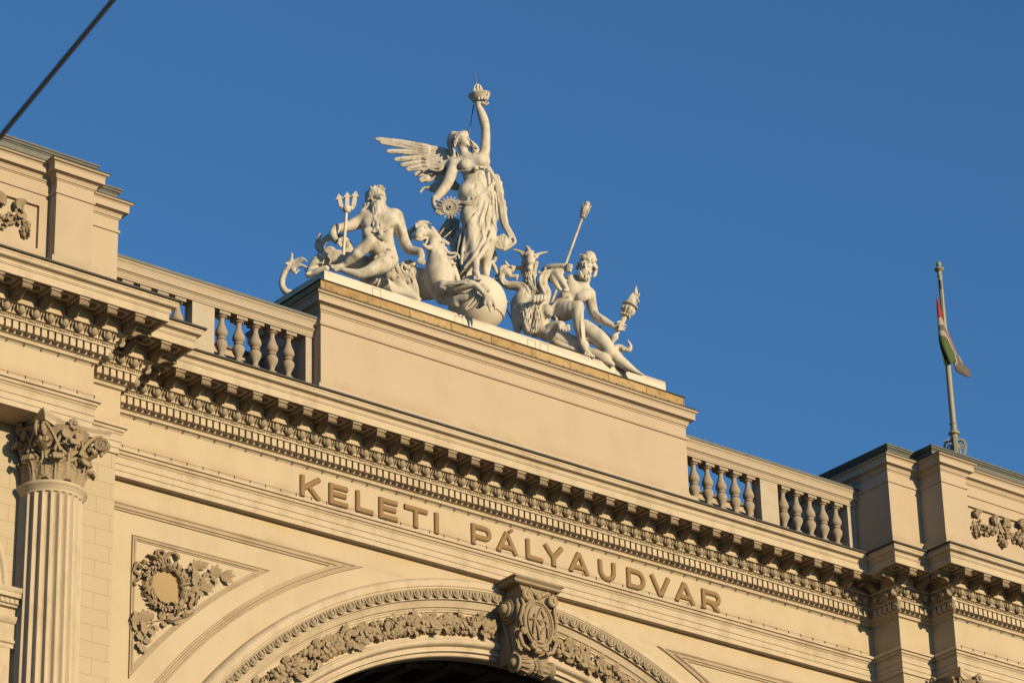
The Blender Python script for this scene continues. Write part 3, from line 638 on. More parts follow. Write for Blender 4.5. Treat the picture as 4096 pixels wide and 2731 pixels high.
# ------------------------------------------------------------------ name lettering
S_ = thing('name_lettering', (0, -.02, 23.82), 'raised ochre block letters reading KELETI PÁLYAUDVAR on the frieze above the arch', 'sign')
LH = .385
def stroke(m_, pts, w=.098, d=.045, closed=False):
    """half-round raised stroke"""
    prof = [(-w / 2, 0), (-w / 2, d * .45), (-w * .34, d * .82), (-w * .12, d), (w * .12, d), (w * .34, d * .82), (w / 2, d * .45), (w / 2, 0)]
    m_.wsweep(prof, pts, 0, closed=closed)
    if not closed:
        for i in (0, -1):
            a = len(m_.v) - (8 if i else 8 * len(pts)); m_.f.append(tuple(range(a, a + 8)))
def letter(ch, x0, x1):
    W_ = x1 - x0; h = LH; t = .044; m_ = MB(); S = lambda *p, **k: stroke(m_, list(p), **k)
    E = (t, 0), (t, h); e2 = .0007
    if ch in 'KELPDRI': S((W_ / 2 if ch == 'I' else t, 0), (W_ / 2 if ch == 'I' else t, h))
    if ch == 'K': S((t, h * .36), (W_ - .045, h), d=.044); S((W_ * .40, h * .55), (W_ - .04, 0), d=.043)
    if ch in 'EL': S((t, t), (W_, t), d=.044)
    if ch == 'E': S((t, h - t), (W_, h - t), d=.044); S((t, h * .53), (W_ * .92, h * .53), d=.043)
    if ch == 'T': S((0, h - t), (W_, h - t)); S((W_ / 2, 0), (W_ / 2, h - t), d=.044)
    if ch in 'PR':
        r = h * .25; cx = W_ - r - .02; cz = h - t - r + .01
        rr = (h - t - h * .40) / 2; cz = h * .40 + rr; cx = W_ - rr - t * .9
        S((t, h - t), (cx, h - t), *[(cx + rr * math.cos(math.radians(a)), cz + rr * math.sin(math.radians(a))) for a in range(75, -90, -15)], (cx, h * .40), (t, h * .40), d=.044)
    if ch == 'R': S((W_ * .50, h * .40), (W_ - .045, 0), d=.043)
    if ch == 'D':
        rr = h / 2 - t; cx = W_ - rr - t
        S((t, h - t), (cx, h - t), *[(cx + rr * math.cos(math.radians(a)), h / 2 + rr * math.sin(math.radians(a))) for a in range(75, -90, -15)], (cx, t), (t, t), d=.044)
    if ch in 'AÁ':
        S((t, 0), (W_ / 2, h)); S((W_ / 2, h), (W_ - t, 0), d=.044); S((W_ * .25, h * .30), (W_ * .75, h * .30), d=.042)
        if ch == 'Á': S((W_ * .60, h + .025), (W_ * .76, h + .085), w=.06, d=.04)
    if ch == 'V': S((t, h), (W_ / 2, 0)); S((W_ / 2, 0), (W_ - t, h), d=.044)
    if ch == 'Y': S((t, h), (W_ / 2, h * .42), (W_ / 2, 0)); S((W_ / 2, h * .42), (W_ - t, h), d=.044)
    if ch == 'U':
        rr = W_ / 2 - t
        S((t, h), (t, rr + t), *[(W_ / 2 + rr * math.cos(math.radians(a)), rr + t + rr * math.sin(math.radians(a))) for a in range(195, 350, 15)], (W_ - t, rr + t), (W_ - t, h))
    m_.v = [(x + x0, y + 0.0, z + 23.82) for x, y, z in m_.v]
    return m_.build('letter', M['letter'], S_, 50)
for ch, a, b in [('K', -4.678, -4.241), ('E', -4.086, -3.70), ('L', -3.527, -3.167), ('E', -3.039, -2.649), ('T', -2.496, -2.005), ('I', -1.853, -1.745), ('P', -1.04, -.599), ('Á', -.499, .001), ('L', .18, .549), ('Y', .570, 1.043),
                 ('A', 1.144, 1.634), ('U', 1.845, 2.248), ('D', 2.511, 2.946), ('V', 3.06, 3.553), ('A', 3.642, 4.144), ('R', 4.312, 4.769)]:
    letter(ch, a, b)
# ------------------------------------------------------------------ giant columns
def column(sg):
    cx, cy = sg * 9.97, -.83
    m_ = MB(); N_ = 24 * 8; P = []
    def ringz(z, R, d):
        r_ = []
        for k in range(N_):
            s = (k % 8) / 8; q = (s - .5) / .40; dd = d * math.sqrt(max(0, 1 - q * q)) if abs(q) < 1 else 0
            a = 2 * PI * k / N_; r_.append((cx + (R - dd) * math.cos(a), cy + (R - dd) * math.sin(a), z))
        return r_
    for z, R, d in ((9, .56, .06), (16, .545, .06), (19, .525, .058), (21, .508, .056), (22.0, .50, .055), (22.05, .50, .050), (22.085, .50, .036), (22.10, .50, .0), (22.15, .50, 0)): P.append(ringz(z, R, d))
    m_.grid(P, closed_v=True)
    col_ = m_.build('column', M['trim'], B, 30, label='fluted corinthian column at the ' + ('left edge' if sg < 0 else 'lower right corner'))
    m_ = MB(); m_.lathe([(.50, 22.12), (.505, 22.14), (.53, 22.165), (.535, 22.18), (.545, 22.19), (.565, 22.21), (.57, 22.23), (.562, 22.25), (.54, 22.262), (.47, 22.27)], (cx, cy, 0), n=48, cap=False); m_.build('astragal', M['trim'], col_, 40)
    m_ = MB(); m_.lathe([(.44, 22.26), (.43, 22.5), (.44, 22.75), (.49, 22.95), (.58, 23.10), (.62, 23.16)], (cx, cy, 0), n=32, cap=False)
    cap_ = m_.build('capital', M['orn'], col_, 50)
    S4 = Sculpt(FW3, 0, 0, 0); up3 = np.array([0, 0, 1.])
    def acanthus(a, z0, H, out, W):
        d = np.array([math.cos(a), math.sin(a), 0]); sd = np.array([-math.sin(a), math.cos(a), 0]); o3 = np.array([cx, cy, 0])
        def sp(t): return o3 + d * (.455 + .02 * t + out * max(0, (t - .4) / .6) ** 2) + up3 * (z0 + H * (t if t < .9 else .9 + .3 * (t - .9)))
        S4.w([sp(t) for t in (0, .2, .4, .6, .8, .92)], [.05, .05, .045, .04, .036, .03], .02)
        for t in (0, .15, .3, .45, .6, .75):
            for e in (-1, 1):
                wv = W * (.75 + .35 * math.sin(PI * (t + .15))); b_ = sp(t)
                S4.w([b_ + sd * e * .02, b_ + sd * e * wv * .6 + up3 * H * .08 - d * .015, b_ + sd * e * wv + up3 * H * .16 + d * .012], [.034, .034, .020], .008)
        tip = sp(.9)
        for u in (-.75, -.25, .25, .75): S4.w([tip + sd * u * W * .55, tip + sd * u * W * .6 + d * .055 + up3 * .012, tip + sd * u * W * .6 + d * .085 - up3 * .045], [.034, .034, .026], .008)
        for e in (-.35, .35): S4.w([sp(t) + sd * e * W * .5 + d * .045 for t in (0, .3, .6, .8)], [.010, .010, .010, .008], .01)
    for k in range(8): acanthus(k * PI / 4, 22.36, .60, .17, .15)
    for k in range(8): acanthus(PI / 8 + k * PI / 4, 22.27, .40, .15, .15)
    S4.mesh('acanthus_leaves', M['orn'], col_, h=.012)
    m_ = MB()
    def spiral(c, ux, uz, r0, turns, tr, back, thick):
        pts = []; n = 26
        for i in range(n + 1):
            t = i / n; r = r0 * (1 - .82 * t); a = PI * .5 + turns * 2 * PI * t; pts.append(c + ux * r * math.cos(a) + uz * r * math.sin(a))
        m_.tube(pts, [tr * (1 - .4 * i / n) for i in range(n + 1)], 6)
        m_.lathe([(r0 * .86, -thick / 4), (r0 * .86, thick / 4)], c, tuple(np.cross(ux, uz)), 16)
        m_.ball(c, (r0 * .17,) * 3, 8, 5)
    up = np.array([0, 0, 1.])
    for k in range(4):
        a = PI / 4 + k * PI / 2; d = np.array([math.cos(a), math.sin(a), 0]); sd = np.array([-math.sin(a), math.cos(a), 0])
        c = np.array([cx, cy, 23.0]) + d * .80
        for sgn in (-1, 1): spiral(c + sd * sgn * .055, d, up, .125, 1.7, .024, 0, .03)
        m_.lathe([(.07, -.05), (.07, .05)], c, tuple(sd), 12)
        for sgn in (-1, 1):
            pts = [np.array([cx, cy, 0]) + d * (.50 + .30 * t ** 1.5) + sd * sgn * (.20 * (1 - t) ** 1.2 + .055) + up * (22.74 + .385 * math.sin(PI / 2 * t)) for t in (0, .2, .4, .6, .8, 1)]
            m_.tube(pts, [.035, .035, .034, .032, .03, .028], 6)
        m_.leaf(np.array([cx, cy, 22.72]) + d * .5, d * .7 + up * .8, d - up, .36, .07, .25, 1)
        m_.ball(c + up * -.15 - d * .02, (.035, .035, .05), 7, 5)
        a2 = k * PI / 2; d2 = np.array([math.cos(a2), math.sin(a2), 0]); s2 = np.array([-math.sin(a2), math.cos(a2), 0])
        for sgn in (-1, 1):
            c2 = np.array([cx, cy, 23.02]) + d2 * .60 + s2 * sgn * .115; spiral(c2, s2 * -sgn, up, .085, 1.5, .018, 0, .03)
            pts = [np.array([cx, cy, 0]) + d2 * (.50 + .1 * t) + s2 * sgn * (.26 - .14 * t) + up * (22.74 + .36 * math.sin(PI / 2 * t)) for t in (0, .25, .5, .75, 1)]
            m_.tube(pts, .026, 6)
        fc = np.array([cx, cy, 23.20]) + d2 * .60
        for q in range(8):
            aa = q * PI / 4; m_.ball(fc + s2 * .06 * math.cos(aa) + up * .065 * math.sin(aa) + d2 * .01, (.035, .035, .035), 7, 5)
        m_.ball(fc + d2 * .04, .03, 7, 5)
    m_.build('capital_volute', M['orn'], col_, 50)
    # abacus with concave sides
    m_ = MB()
    def ab(s, z):
        P_ = []
        for k in range(4):
            a = PI / 4 + k * PI / 2; a3 = a + PI / 2
            c0 = np.array([cx, cy]) + s * np.array([math.cos(a), math.sin(a)]) * .955; c1 = np.array([cx, cy]) + s * np.array([math.cos(a3), math.sin(a3)]) * .955
            t_ = np.array([math.cos(a + PI / 2), math.sin(a + PI / 2)]) * .085
            A_, B_ = c0 + t_, c1 - t_; mid = np.array([math.cos(a + PI / 4), math.sin(a + PI / 4)])
            for i in range(9):
                t = i / 8; q = A_ * (1 - t) + B_ * t - mid * .15 * math.sin(PI * t); P_.append((q[0], q[1], z))
        return P_
    m_.grid([ab(.90, 23.13), ab(.90, 23.14), ab(.92, 23.20), ab(.935, 23.205), ab(.955, 23.235), ab(.99, 23.25), ab(1.0, 23.275), ab(.99, 23.289)], closed_v=True)
    m_.f.append(tuple(range(36))[::-1]); m_.build('abacus', M['trim'], col_, 40)
column(-1); column(1)

# ------------------------------------------------------------------ keystone
K_ = MB()
K_.poly([(-.50, y, z) for y, z in ((.15, 23.076), (-.50, 23.076), (-.535, 23.10), (-.535, 23.135), (-.56, 23.15), (-.584, 23.175), (-.584, 23.197), (.15, 23.197))], (1.0, 0, 0))
for sx in (-1, 1): K_.box((min(sx * .50, sx * .552), -.584, 23.165), (max(sx * .5, sx * .552), .12, 23.196)); K_.box((min(sx * .50, sx * .52), -.54, 23.10), (max(sx * .5, sx * .52), .12, 23.165))
ks = K_.build('keystone', M['orn'], B, 40)
K_ = MB(); K_.poly([(-.35, y, z) for y, z in ((.15, 23.08), (-.44, 23.08), (-.50, 23.0), (-.50, 22.78), (-.47, 22.5), (-.40, 22.2), (-.34, 21.98), (-.28, 21.80), (-.1, 21.74), (.15, 21.72))], (.70, 0, 0))
K_.build('keystone_block', M['orn'], ks, 40)
for sx in (-1, 1):
    K_ = MB(); c = (sx * .34, -.20, 22.66)
    K_.lathe([(.235, 0), (.24, .05), (.215, .07), (.20, .06), (.195, .10), (.165, .115), (.15, .10), (.145, .15), (.115, .165), (.10, .15), (.098, .17), (.085, .22), (.05, .245), (.001, .25)], c, (sx, 0, 0), 32)
    pts = [(sx * .38, -.44, 22.80), (sx * .38, -.46, 22.55), (sx * .37, -.38, 22.3), (sx * .36, -.30, 22.05), (sx * .35, -.26, 21.85)]
    K_.tube(pts, [.045, .05, .045, .04, .035], 8)
    pts = [(sx * .36, -.02, 22.50), (sx * .36, -.10, 22.25), (sx * .36, -.16, 22.0), (sx * .36, -.20, 21.80)]
    K_.tube(pts, [.05, .045, .04, .03], 8)
    K_.build('keystone_side_scroll', M['orn'], ks, 45)
K_ = MB(); cz = 22.40
K_.ball((0, -.49, cz), (.30, .070, .40), 32, 16)
rim = [(.31 * math.cos(t) * (1 + .10 * math.cos(2 * t) * 0), -.52, cz + .41 * math.sin(t)) for t in [2 * PI * k / 40 for k in range(41)]]
K_.tube(rim, .030, 6); K_.tube([(x * .80, y - .028, cz + (z - cz) * .86) for x, y, z in rim], .010, 5)
def scr(c, r, sx, tr=.03, tn=1.4, a0=.5, thick=.10):
    pts = [(c[0] + sx * r * (1 - .8 * t) * math.cos(PI * a0 + tn * 2 * PI * t), c[1] - .02 - .03 * t, c[2] + r * (1 - .8 * t) * math.sin(PI * a0 + tn * 2 * PI * t)) for t in [k / 22 for k in range(23)]]
    K_.tube(pts, [tr * (1 - .3 * k / 22) for k in range(23)], 6); K_.lathe([(r * .8, -thick / 2), (r * .8, thick / 2)], c, (0, 1, 0), 16)
for sx in (-1, 1):
    scr((sx * .265, -.55, 22.86), .115, -sx, .034); scr((sx * .13, -.50, 21.99), .075, sx, .026); scr((sx * .33, -.50, 22.20), .06, -sx, .022)
    K_.tube([(sx * .37, -.52, 22.80), (sx * .34, -.54, 22.68), (sx * .37, -.53, 22.56), (sx * .40, -.50, 22.42), (sx * .36, -.50, 22.30)], [.03, .035, .04, .035, .02], 8)
    K_.tube([(sx * .35, -.50, 22.25), (sx * .40, -.48, 22.12), (sx * .33, -.47, 21.96), (sx * .18, -.47, 21.90)], [.025, .04, .04, .03], 8)
    for dz in (.10, .0): K_.ball((sx * .355, -.545, 22.50 + dz), .026, 8, 5)
    K_.tube([(sx * .06, -.52, 22.93), (sx * .14, -.54, 22.97), (sx * .22, -.55, 23.0)], [.05, .045, .03], 8)
K_.ball((0, -.53, 22.90), (.07, .05, .08), 10, 6); K_.lathe([(.05, -.08), (.06, -.03), (.06, .03), (.05, .08)], (0, -.47, 21.92), (1, 0, 0), 12)
K_.build('keystone_shield', M['orn'], ks, 50)
K_ = MB()
def mono(*p, w=.036, d=.042): stroke(K_, list(p), w=w, d=d)
mono((-.15, -.20), (-.11, .15)); mono((-.11, .15), (0, -.02)); mono((0, -.02), (.11, .15)); mono((.11, .15), (.15, -.20))
mono((-.13, -.02), (.02, .27)); mono((.02, .27), (.15, -.04)); mono((-.10, .06), (.12, .06))
mono((-.18, .05), (-.12, .06), (-.06, -.10), (-.03, -.29)); mono((-.03, -.29), (.02, -.14), (.12, -.02), (.18, -.06)); mono((.02, .27), (.05, .31))
for x, z in ((-.18, .05), (.18, -.06), (-.15, -.20), (.15, -.20), (.16, -.04), (-.12, -.06)): K_.ball((x, -.01, z), (.024, .02, .024), 8, 5)
K_.v = [(x * 1.08, y - .555, z + cz - .01) for x, y, z in K_.v]; K_.build('keystone_monogram', M['orn'], ks, 50)
K_ = MB(); zc_, yc_ = 21.66, -.32
K_.lathe([(.001, -.50), (.045, -.49), (.075, -.465), (.08, -.44), (.10, -.435), (.10, -.415), (.135, -.425), (.165, -.42), (.172, -.40), (.16, -.36), (.11, -.33), (.105, -.32), (.14, -.26), (.165, -.18), (.16, -.10), (.12, -.05), (.09, -.035), (.09, .035), (.12, .05), (.155, .10), (.165, .16), (.14, .24), (.105, .30), (.12, .33), (.165, .36), (.17, .385), (.13, .40), (.10, .39), (.001, .40)], (0, yc_, zc_), (1, 0, 0), 28)
for k in range(12):
    a = 2 * PI * k / 12; K_.ball((0, yc_ + .105 * math.cos(a), zc_ + .105 * math.sin(a)), (.034, .034, .034), 8, 5)
    for q in (-.2, .18): K_.tube([(q - .12, yc_ + .13 * math.cos(a), zc_ + .13 * math.sin(a)), (q, yc_ + .168 * math.cos(a), zc_ + .168 * math.sin(a)), (q + .10, yc_ + .12 * math.cos(a), zc_ + .12 * math.sin(a))], [.012, .022, .012], 6)
K_.build('keystone_spindle', M['orn'], ks, 45)

# ------------------------------------------------------------------ fruit garland in the archivolt
rnd = random.Random(11); G_ = MB(); RC = 7.67
t0 = math.asin(.46 / RC)
def garl(sgn):
    t = t0
    while t < 1.25:
        for _ in range(5):
            ps = rnd.uniform(-1.45, 1.45); rr = rnd.uniform(.026, .058); hw, dp = .125, .085
            rad = RC + .14 * math.sin(ps); y = .155 - dp * math.cos(ps) - .02
            a = PI / 2 - sgn * (t + rnd.uniform(-.004, .004)); p = np.array([rad * math.cos(a), y, ZC + rad * math.sin(a)])
            k = rnd.random(); G = G_
            if k < .55: G.ball(p, (rr, rr, rr * rnd.uniform(.9, 1.2)), 8, 5)
            elif k < .80: 
                for q in range(4): G.ball(p + np.array([rnd.uniform(-.035, .035), -.012, rnd.uniform(-.035, .035)]), rr * .5, 6, 4)
            else:
                an = rnd.uniform(0, 2 * PI); G.leaf(p, (math.cos(an), -.2, math.sin(an)), (0, -1, 0), .17, .055, .3, 1, 5)
        t += .0064
    k = 0; t = t0 + .13
    while t < 1.25:
        for cr in (-1, 1):
            pts = []
            for i in range(9):
                u = i / 8; ps = -1.5 + 3 * u; rad = RC + .165 * math.sin(ps); y = .14 - .115 * math.cos(ps); a = PI / 2 - sgn * (t + cr * .010 * (u - .5) * 3)
                pts.append((rad * math.cos(a), y, ZC + rad * math.sin(a)))
            G_.tube(pts, .017, 5); G_.tube([(x + .03, y - .004, z) for x, y, z in pts], .012, 5)
        t += .155
garl(-1); garl(1)
G_.build('fruit_garland', M['orn'], B, 60)

# ------------------------------------------------------------------ wreath panels
FW = (450, 2100, 2.485)
def wreath(sg):
    rnd = random.Random(5); W_ = MB(); P3 = lambda a, b, y=.09: at(FW, a, b, y)
    c = np.array([-7.23, .135, 21.635]); R_ = .368
    W_.tube([c + np.array([R_ * math.cos(t), -.03, R_ * math.sin(t)]) for t in [2 * PI * k / 32 for k in range(33)]], .052, 8)
    for k in range(210):
        t = 2 * PI * k / 210 + rnd.uniform(-.03, .03); ps = rnd.uniform(-1.5, 1.5)
        rad = np.array([math.cos(t), 0, math.sin(t)]); tg = np.array([-math.sin(t), 0, math.cos(t)]) * (1 if math.cos(t - 1.2) > -.2 else -1)
        n = rad * math.sin(ps) + np.array([0, -1, 0]) * math.cos(ps); b0 = c + rad * R_ + np.array([0, -.03, 0]) + n * .045
        W_.leaf(b0, tg + rad * (rnd.uniform(.1, .9) if ps > -.4 else rnd.uniform(-.25, .1)) + n * .3, n, rnd.uniform(.09, .125), rnd.uniform(.022, .034), .35, 1, 4)
    for t in (.3, 1.9, 3.5, 5.2):
        W_.tube([c + np.array([(R_ + .10 * math.sin(ps)) * math.cos(t + ps * .04), -.03 - .085 * math.cos(ps), (R_ + .10 * math.sin(ps)) * math.sin(t + ps * .04)]) for ps in [-1.6 + .4 * i for i in range(9)]], .02, 5)
    def ribbon(pts, w):
        pts = [P3(*p) for p in pts]; rows = []
        for i, p in enumerate(pts):
            a = pts[max(0, i - 1)]; b = pts[min(len(pts) - 1, i + 1)]; t = b - a; t /= np.linalg.norm(t) + 1e-9; sd = np.cross(t, (0, 1, 0)); wv = w * (.8 + .2 * math.sin(i * 1.7)); o_ = np.array([0, -.035 * (1 + math.sin(i * 2.1)), 0])
            rows.append([p - sd * wv + o_, p + sd * wv * .2 + o_ + np.array([0, -.02, 0]), p + sd * wv + o_ * .4, p + sd * wv * .3 + np.array([0, .03, 0]), p - sd * wv * .6 + np.array([0, .03, 0])])
        W_.grid(rows, closed_v=True)
    ribbon([(480, 345), (430, 300), (440, 255), (490, 250), (510, 300), (480, 340)], .04); ribbon([(500, 340), (545, 300), (560, 275), (610, 275), (640, 320), (655, 345)], .035)
    ribbon([(430, 330), (395, 320), (370, 300), (345, 300)], .03); ribbon([(290, 400), (300, 360), (345, 365)], .03); ribbon([(290, 420), (225, 390), (215, 440), (235, 480), (265, 500)], .045); ribbon([(265, 510), (240, 545), (215, 560), (225, 600)], .03)
    ribbon([(775, 690), (790, 740), (775, 790), (790, 850)], .05); ribbon([(840, 690), (820, 740), (830, 790)], .03); ribbon([(790, 860), (720, 890), (690, 900)], .05); ribbon([(650, 930), (560, 950), (530, 930)], .04)
    def st(*p): W_.tube([P3(a, b, .10) for a, b in p], .013, 5)
    def lf(a, b, ang, L, w): W_.leaf(P3(a, b, .095), (math.cos(math.radians(ang)), -.25, math.sin(math.radians(ang))), (0, -1, 0), L, w, .2, 1, 5)
    st((830, 740), (850, 640), (870, 560), (865, 500), (830, 440)); st((850, 640), (900, 580), (960, 540), (1060, 500), (1110, 500)); st((690, 920), (560, 920), (420, 950), (300, 990), (240, 990)); st((420, 950), (350, 1040), (290, 1140), (290, 1220))
    for a, b, an, L, w in ((830, 440, 120, .17, .06), (830, 440, 75, .18, .06), (850, 420, 30, .2, .055), (830, 430, 160, .12, .05), (800, 470, 150, .15, .05), (860, 560, 140, .26, .07), (850, 600, 160, .2, .05), (900, 500, 20, .12, .045), (890, 590, 90, .16, .04), (890, 590, -5, .22, .05), (880, 610, -20, .22, .05),
                           (1000, 520, 110, .2, .05), (1000, 510, 80, .22, .05), (1010, 500, 50, .18, .045), (1030, 520, -100, .17, .035), (1080, 500, 30, .22, .045), (1080, 500, 5, .25, .05), (1080, 510, -25, .22, .05), (850, 640, -60, .15, .05), (780, 640, 20, .15, .05),
                           (240, 990, 120, .2, .07), (240, 990, 170, .12, .06), (300, 970, 100, .22, .08), (300, 960, 60, .2, .07), (250, 930, 140, .15, .06), (330, 930, 80, .15, .06), (240, 1000, 230, .12, .06), (400, 940, 110, .13, .04), (470, 920, 60, .14, .05), (500, 950, -70, .12, .05), (560, 930, 60, .12, .05), (600, 930, -30, .14, .05),
                           (350, 1040, 160, .22, .07), (350, 1040, 200, .2, .06), (370, 1020, -70, .16, .05), (400, 1000, -40, .12, .05), (300, 1110, 190, .18, .05), (300, 1130, 150, .18, .05), (310, 1150, 10, .14, .04), (290, 1180, 210, .15, .05), (290, 1190, -60, .15, .05), (290, 1200, -100, .13, .04), (440, 990, -120, .12, .04)): lf(a, b, an, L, w)
    for a, b in ((640, 905), (660, 910), (270, 1020), (285, 1015), (330, 1105), (880, 640), (1000, 545)): W_.ball(P3(a, b, .09), .025, 7, 5)
    if sg > 0: W_.v = [(-x, y, z) for x, y, z in W_.v]; c = c * np.array([-1, 1, 1])
    wo = W_.build('wreath_ornament', M['orn'], B, 50)
    W_ = MB(); W_.lathe([(.001, -.035), (.15, -.028), (.25, -.012), (.30, 0)], c, (0, 1, 0), 32, cap=False); W_.build('wreath_medallion', M['medal'], wo, 50)
wreath(-1); wreath(1)

# ------------------------------------------------------------------ festoons on the corner towers
def festoon(sg):
    rnd = random.Random(9); F_ = None; FR = (3496, 1750, 3.92); FL = (0, 500, 3.92); Y = -.99
    def piece(fn, name):
        def g(*a_):
            nonlocal F_
            F_ = MB(); fn(*a_); F_.build(name, M['orn'], B, 60)
        return g
    def shell(p, r, ang):
        p = np.array(p); d = np.array([math.cos(ang), 0, math.sin(ang)]); s = np.array([-math.sin(ang), 0, math.cos(ang)])
        for k in range(9):
            a = -1.25 + 2.5 * k / 8; v = d * math.cos(a) + s * math.sin(a)
            F_.tube([p - d * r * .5, p + v * r * .4 + np.array([0, -r * .5, 0]), p + v * r * .95 + np.array([0, -r * .75, 0]), p + v * r * 1.05 + np.array([0, -r * .45, 0])], [.012, .028, .034, .014], 6)
    def cluster(p, n, sx, sz):
        for _ in range(n):
            q = np.array(p) + np.array([rnd.gauss(0, sx * .5), -abs(rnd.gauss(.02, .035)), rnd.gauss(0, sz * .5)]); r = rnd.uniform(.018, .045)
            if rnd.random() < .8: F_.ball(q, (r, r, r * 1.15), 7, 5)
            else: F_.leaf(q, (rnd.uniform(-1, 1), -.3, rnd.uniform(-1, 1)), (0, -1, 0), .10, .035, .3, 1, 4)
    def drop(p, h):
        p = np.array(p)
        F_.tube([p, p + np.array([.0, -.03, -h * .45])], [.018, .03], 6)
        for k in range(3): F_.leaf(p + np.array([0, -.02, -h * .1 * k]), (rnd.uniform(-.4, .4), -.1, -1), (0, -1, 0), .15, .04, .1, 1, 4)
        for k in range(5): cluster(p + np.array([0, -.02, -h * (.45 + .12 * k)]), 7, (.05, .085, .09, .07, .03)[k] * 1.3, .05)
    def swag(p, q, sag):
        for i in range(13):
            t = i / 12; c = np.array(p) * (1 - t) + np.array(q) * t; c[2] -= sag * 4 * t * (1 - t); cluster(c, 5, .04 + .05 * math.sin(PI * t), .05 + .05 * math.sin(PI * t))
    shell = piece(shell, 'shell_ornament'); drop = piece(drop, 'fruit_drop'); swag = piece(swag, 'fruit_swag')
    if sg > 0:
        A = lambda a, b: at(FR, a, b, Y)
        for a, b, an in ((1600, 1230, 2.2), (1880, 1325, 2.6), (2030, 1370, .9)): shell(A(a, b), .12, an)
        drop(A(1560, 1290), .36); drop(A(1985, 1400), .42); swag(A(1620, 1330), A(1930, 1370), .18); swag(A(2050, 1450), A(2600, 1600), .20)
        shell(A(2300, 1430), .17, 1.6); piece(lambda: F_.ball(A(2310, 1450) + np.array([0, -.08, 0]), (.09, .08, .12), 12, 8), 'mask_ornament')(); drop(A(2260, 1480), .2)
        for k in range(1, 4): drop(A(1985, 1400) + np.array([k * 1.4, 0, 0]), .42); swag(A(1620, 1330) + np.array([k * 1.4, 0, 0]), A(1930, 1370) + np.array([k * 1.4, 0, 0]), .18)
    else:
        A = lambda a, b: at(FL, a, b, Y)
        shell(A(300, 1310), .13, 2.4); drop(A(385, 1375), .45); shell(A(-60, 1190), .13, .7); swag(A(-200, 1300), A(330, 1380), .20)
        for k in range(1, 4): shell(A(300, 1310) - np.array([k * 1.2, 0, 0]), .13, 2.4); drop(A(385, 1375) - np.array([k * 1.2, 0, 0]), .42); swag(A(-200, 1300) - np.array([k * 1.2, 0, 0]), A(330, 1380) - np.array([k * 1.2, 0, 0]), .2)
festoon(-1); festoon(1)

# ------------------------------------------------------------------ flagpole, flag, overhead cable
FP = (3500, 1000, 1.7416); FY = -.45
pb = at(FP, 555, 1320, FY); px, pz = pb[0], pb[2]
top = at(FP, 445, 95, FY)
T = thing('flagpole', (px, FY, 28.04), 'grey-green flagpole with ball finial and scrolled iron foot on the right tower', 'flagpole')
def rz(b):  # height for a row of the measuring sheet on the pole's axis
    lo, hi = 27., 36.
    for _ in range(40):
        mid = (lo + hi) / 2; d = np.array([px, FY, mid]) - CAM; q = ROT @ d; v = 1365.5 + FPX * q[1] / q[2]
        if v > FP[1] + b / FP[2]: lo = mid
        else: hi = mid
    return lo
zt = rz(95); z0 = rz(1300)
MB().lathe([(.062, z0), (.060, z0 + .4), (.055, (z0 + zt) / 2), (.044, zt - .36), (.044, zt - .30)], (px, FY, 0), n=16).build('pole', M['iron'], T, 40)
MB().lathe([(.044, zt - .32), (.056, zt - .30), (.058, zt - .285), (.044, zt - .27), (.045, zt - .19), (.09, zt - .16), (.105, zt - .14), (.10, zt - .12), (.05, zt - .10), (.03, zt - .085), (.035, zt - .07), (.05, zt - .05), (.056, zt - .02), (.05, zt + .012), (.03, zt + .035), (.001, zt + .045)], (px, FY, 0), n=16).build('finial', M['iron'], T, 50)
MB().lathe([(.06, z0 + .30), (.075, z0 + .29), (.08, z0 + .275), (.065, z0 + .26), (.062, z0 + .20), (.075, z0 + .13), (.105, z0 + .10), (.12, z0 + .075), (.115, z0 + .055), (.07, z0 + .03), (.06, z0 - .02), (.05, z0 - .55)], (px, FY, 0), n=18).build('pole_collar', M['iron'], T, 45)
for k in range(4):
    a = PI / 4 + k * PI / 2; d = np.array([math.cos(a), math.sin(a), 0]); S3 = MB(); c = np.array([px, FY, 0]); up = np.array([0, 0, 1.])
    Lp = [(.05, z0 - .0), (.07, z0 - .09), (.13, z0 - .07), (.195, z0 - .12), (.215, z0 - .22), (.19, z0 - .34), (.15, z0 - .46), (.14, z0 - .56), (.18, z0 - .62)]
    sd = np.cross(d, up)
    rows = []
    for i, (r, z) in enumerate(Lp):
        p0 = np.array(Lp[max(0, i - 1)]); p1 = np.array(Lp[min(len(Lp) - 1, i + 1)]); t = p1 - p0; t /= np.linalg.norm(t); nn = np.array([-t[1], t[0]]) * .024
        rows.append([c + d * (r + nn[0]) + up * (z + nn[1]) + sd * .032, c + d * (r - nn[0]) + up * (z - nn[1]) + sd * .032, c + d * (r - nn[0]) + up * (z - nn[1]) - sd * .032, c + d * (r + nn[0]) + up * (z + nn[1]) - sd * .032])
    S3.grid(rows, closed_v=True)
    S3.tube([c + d * (.115 + .065 * (1 - .8 * t) * math.cos(1.2 + 9 * t)) + up * (z0 - .22 + .075 * (1 - .8 * t) * math.sin(1.2 + 9 * t)) for t in [i / 24 for i in range(25)]], .018, 6)
    S3.tube([c + d * .06 + up * (z0 - .18), c + d * .09 + up * (z0 - .36), c + d * .11 + up * (z0 - .55)], .02, 6)
    S3.build('scroll_bracket', M['iron'], T, 40)
hx = at(FP, 441, 300, FY)
S3 = MB(); S3.tube([(px - .045, FY - .05, zt - .45), (px - .05, FY - .06, zt - .9), (px - .10, FY - .05, zt - 2.0), (px - .085, FY - .05, zt - 3.0), (px - .07, FY - .05, z0 + .05)], .006, 4)
S3.box((px - .085, FY - .075, zt - .62), (px - .045, FY - .045, zt - .42)); S3.build('halyard', M['leaddark'], T)

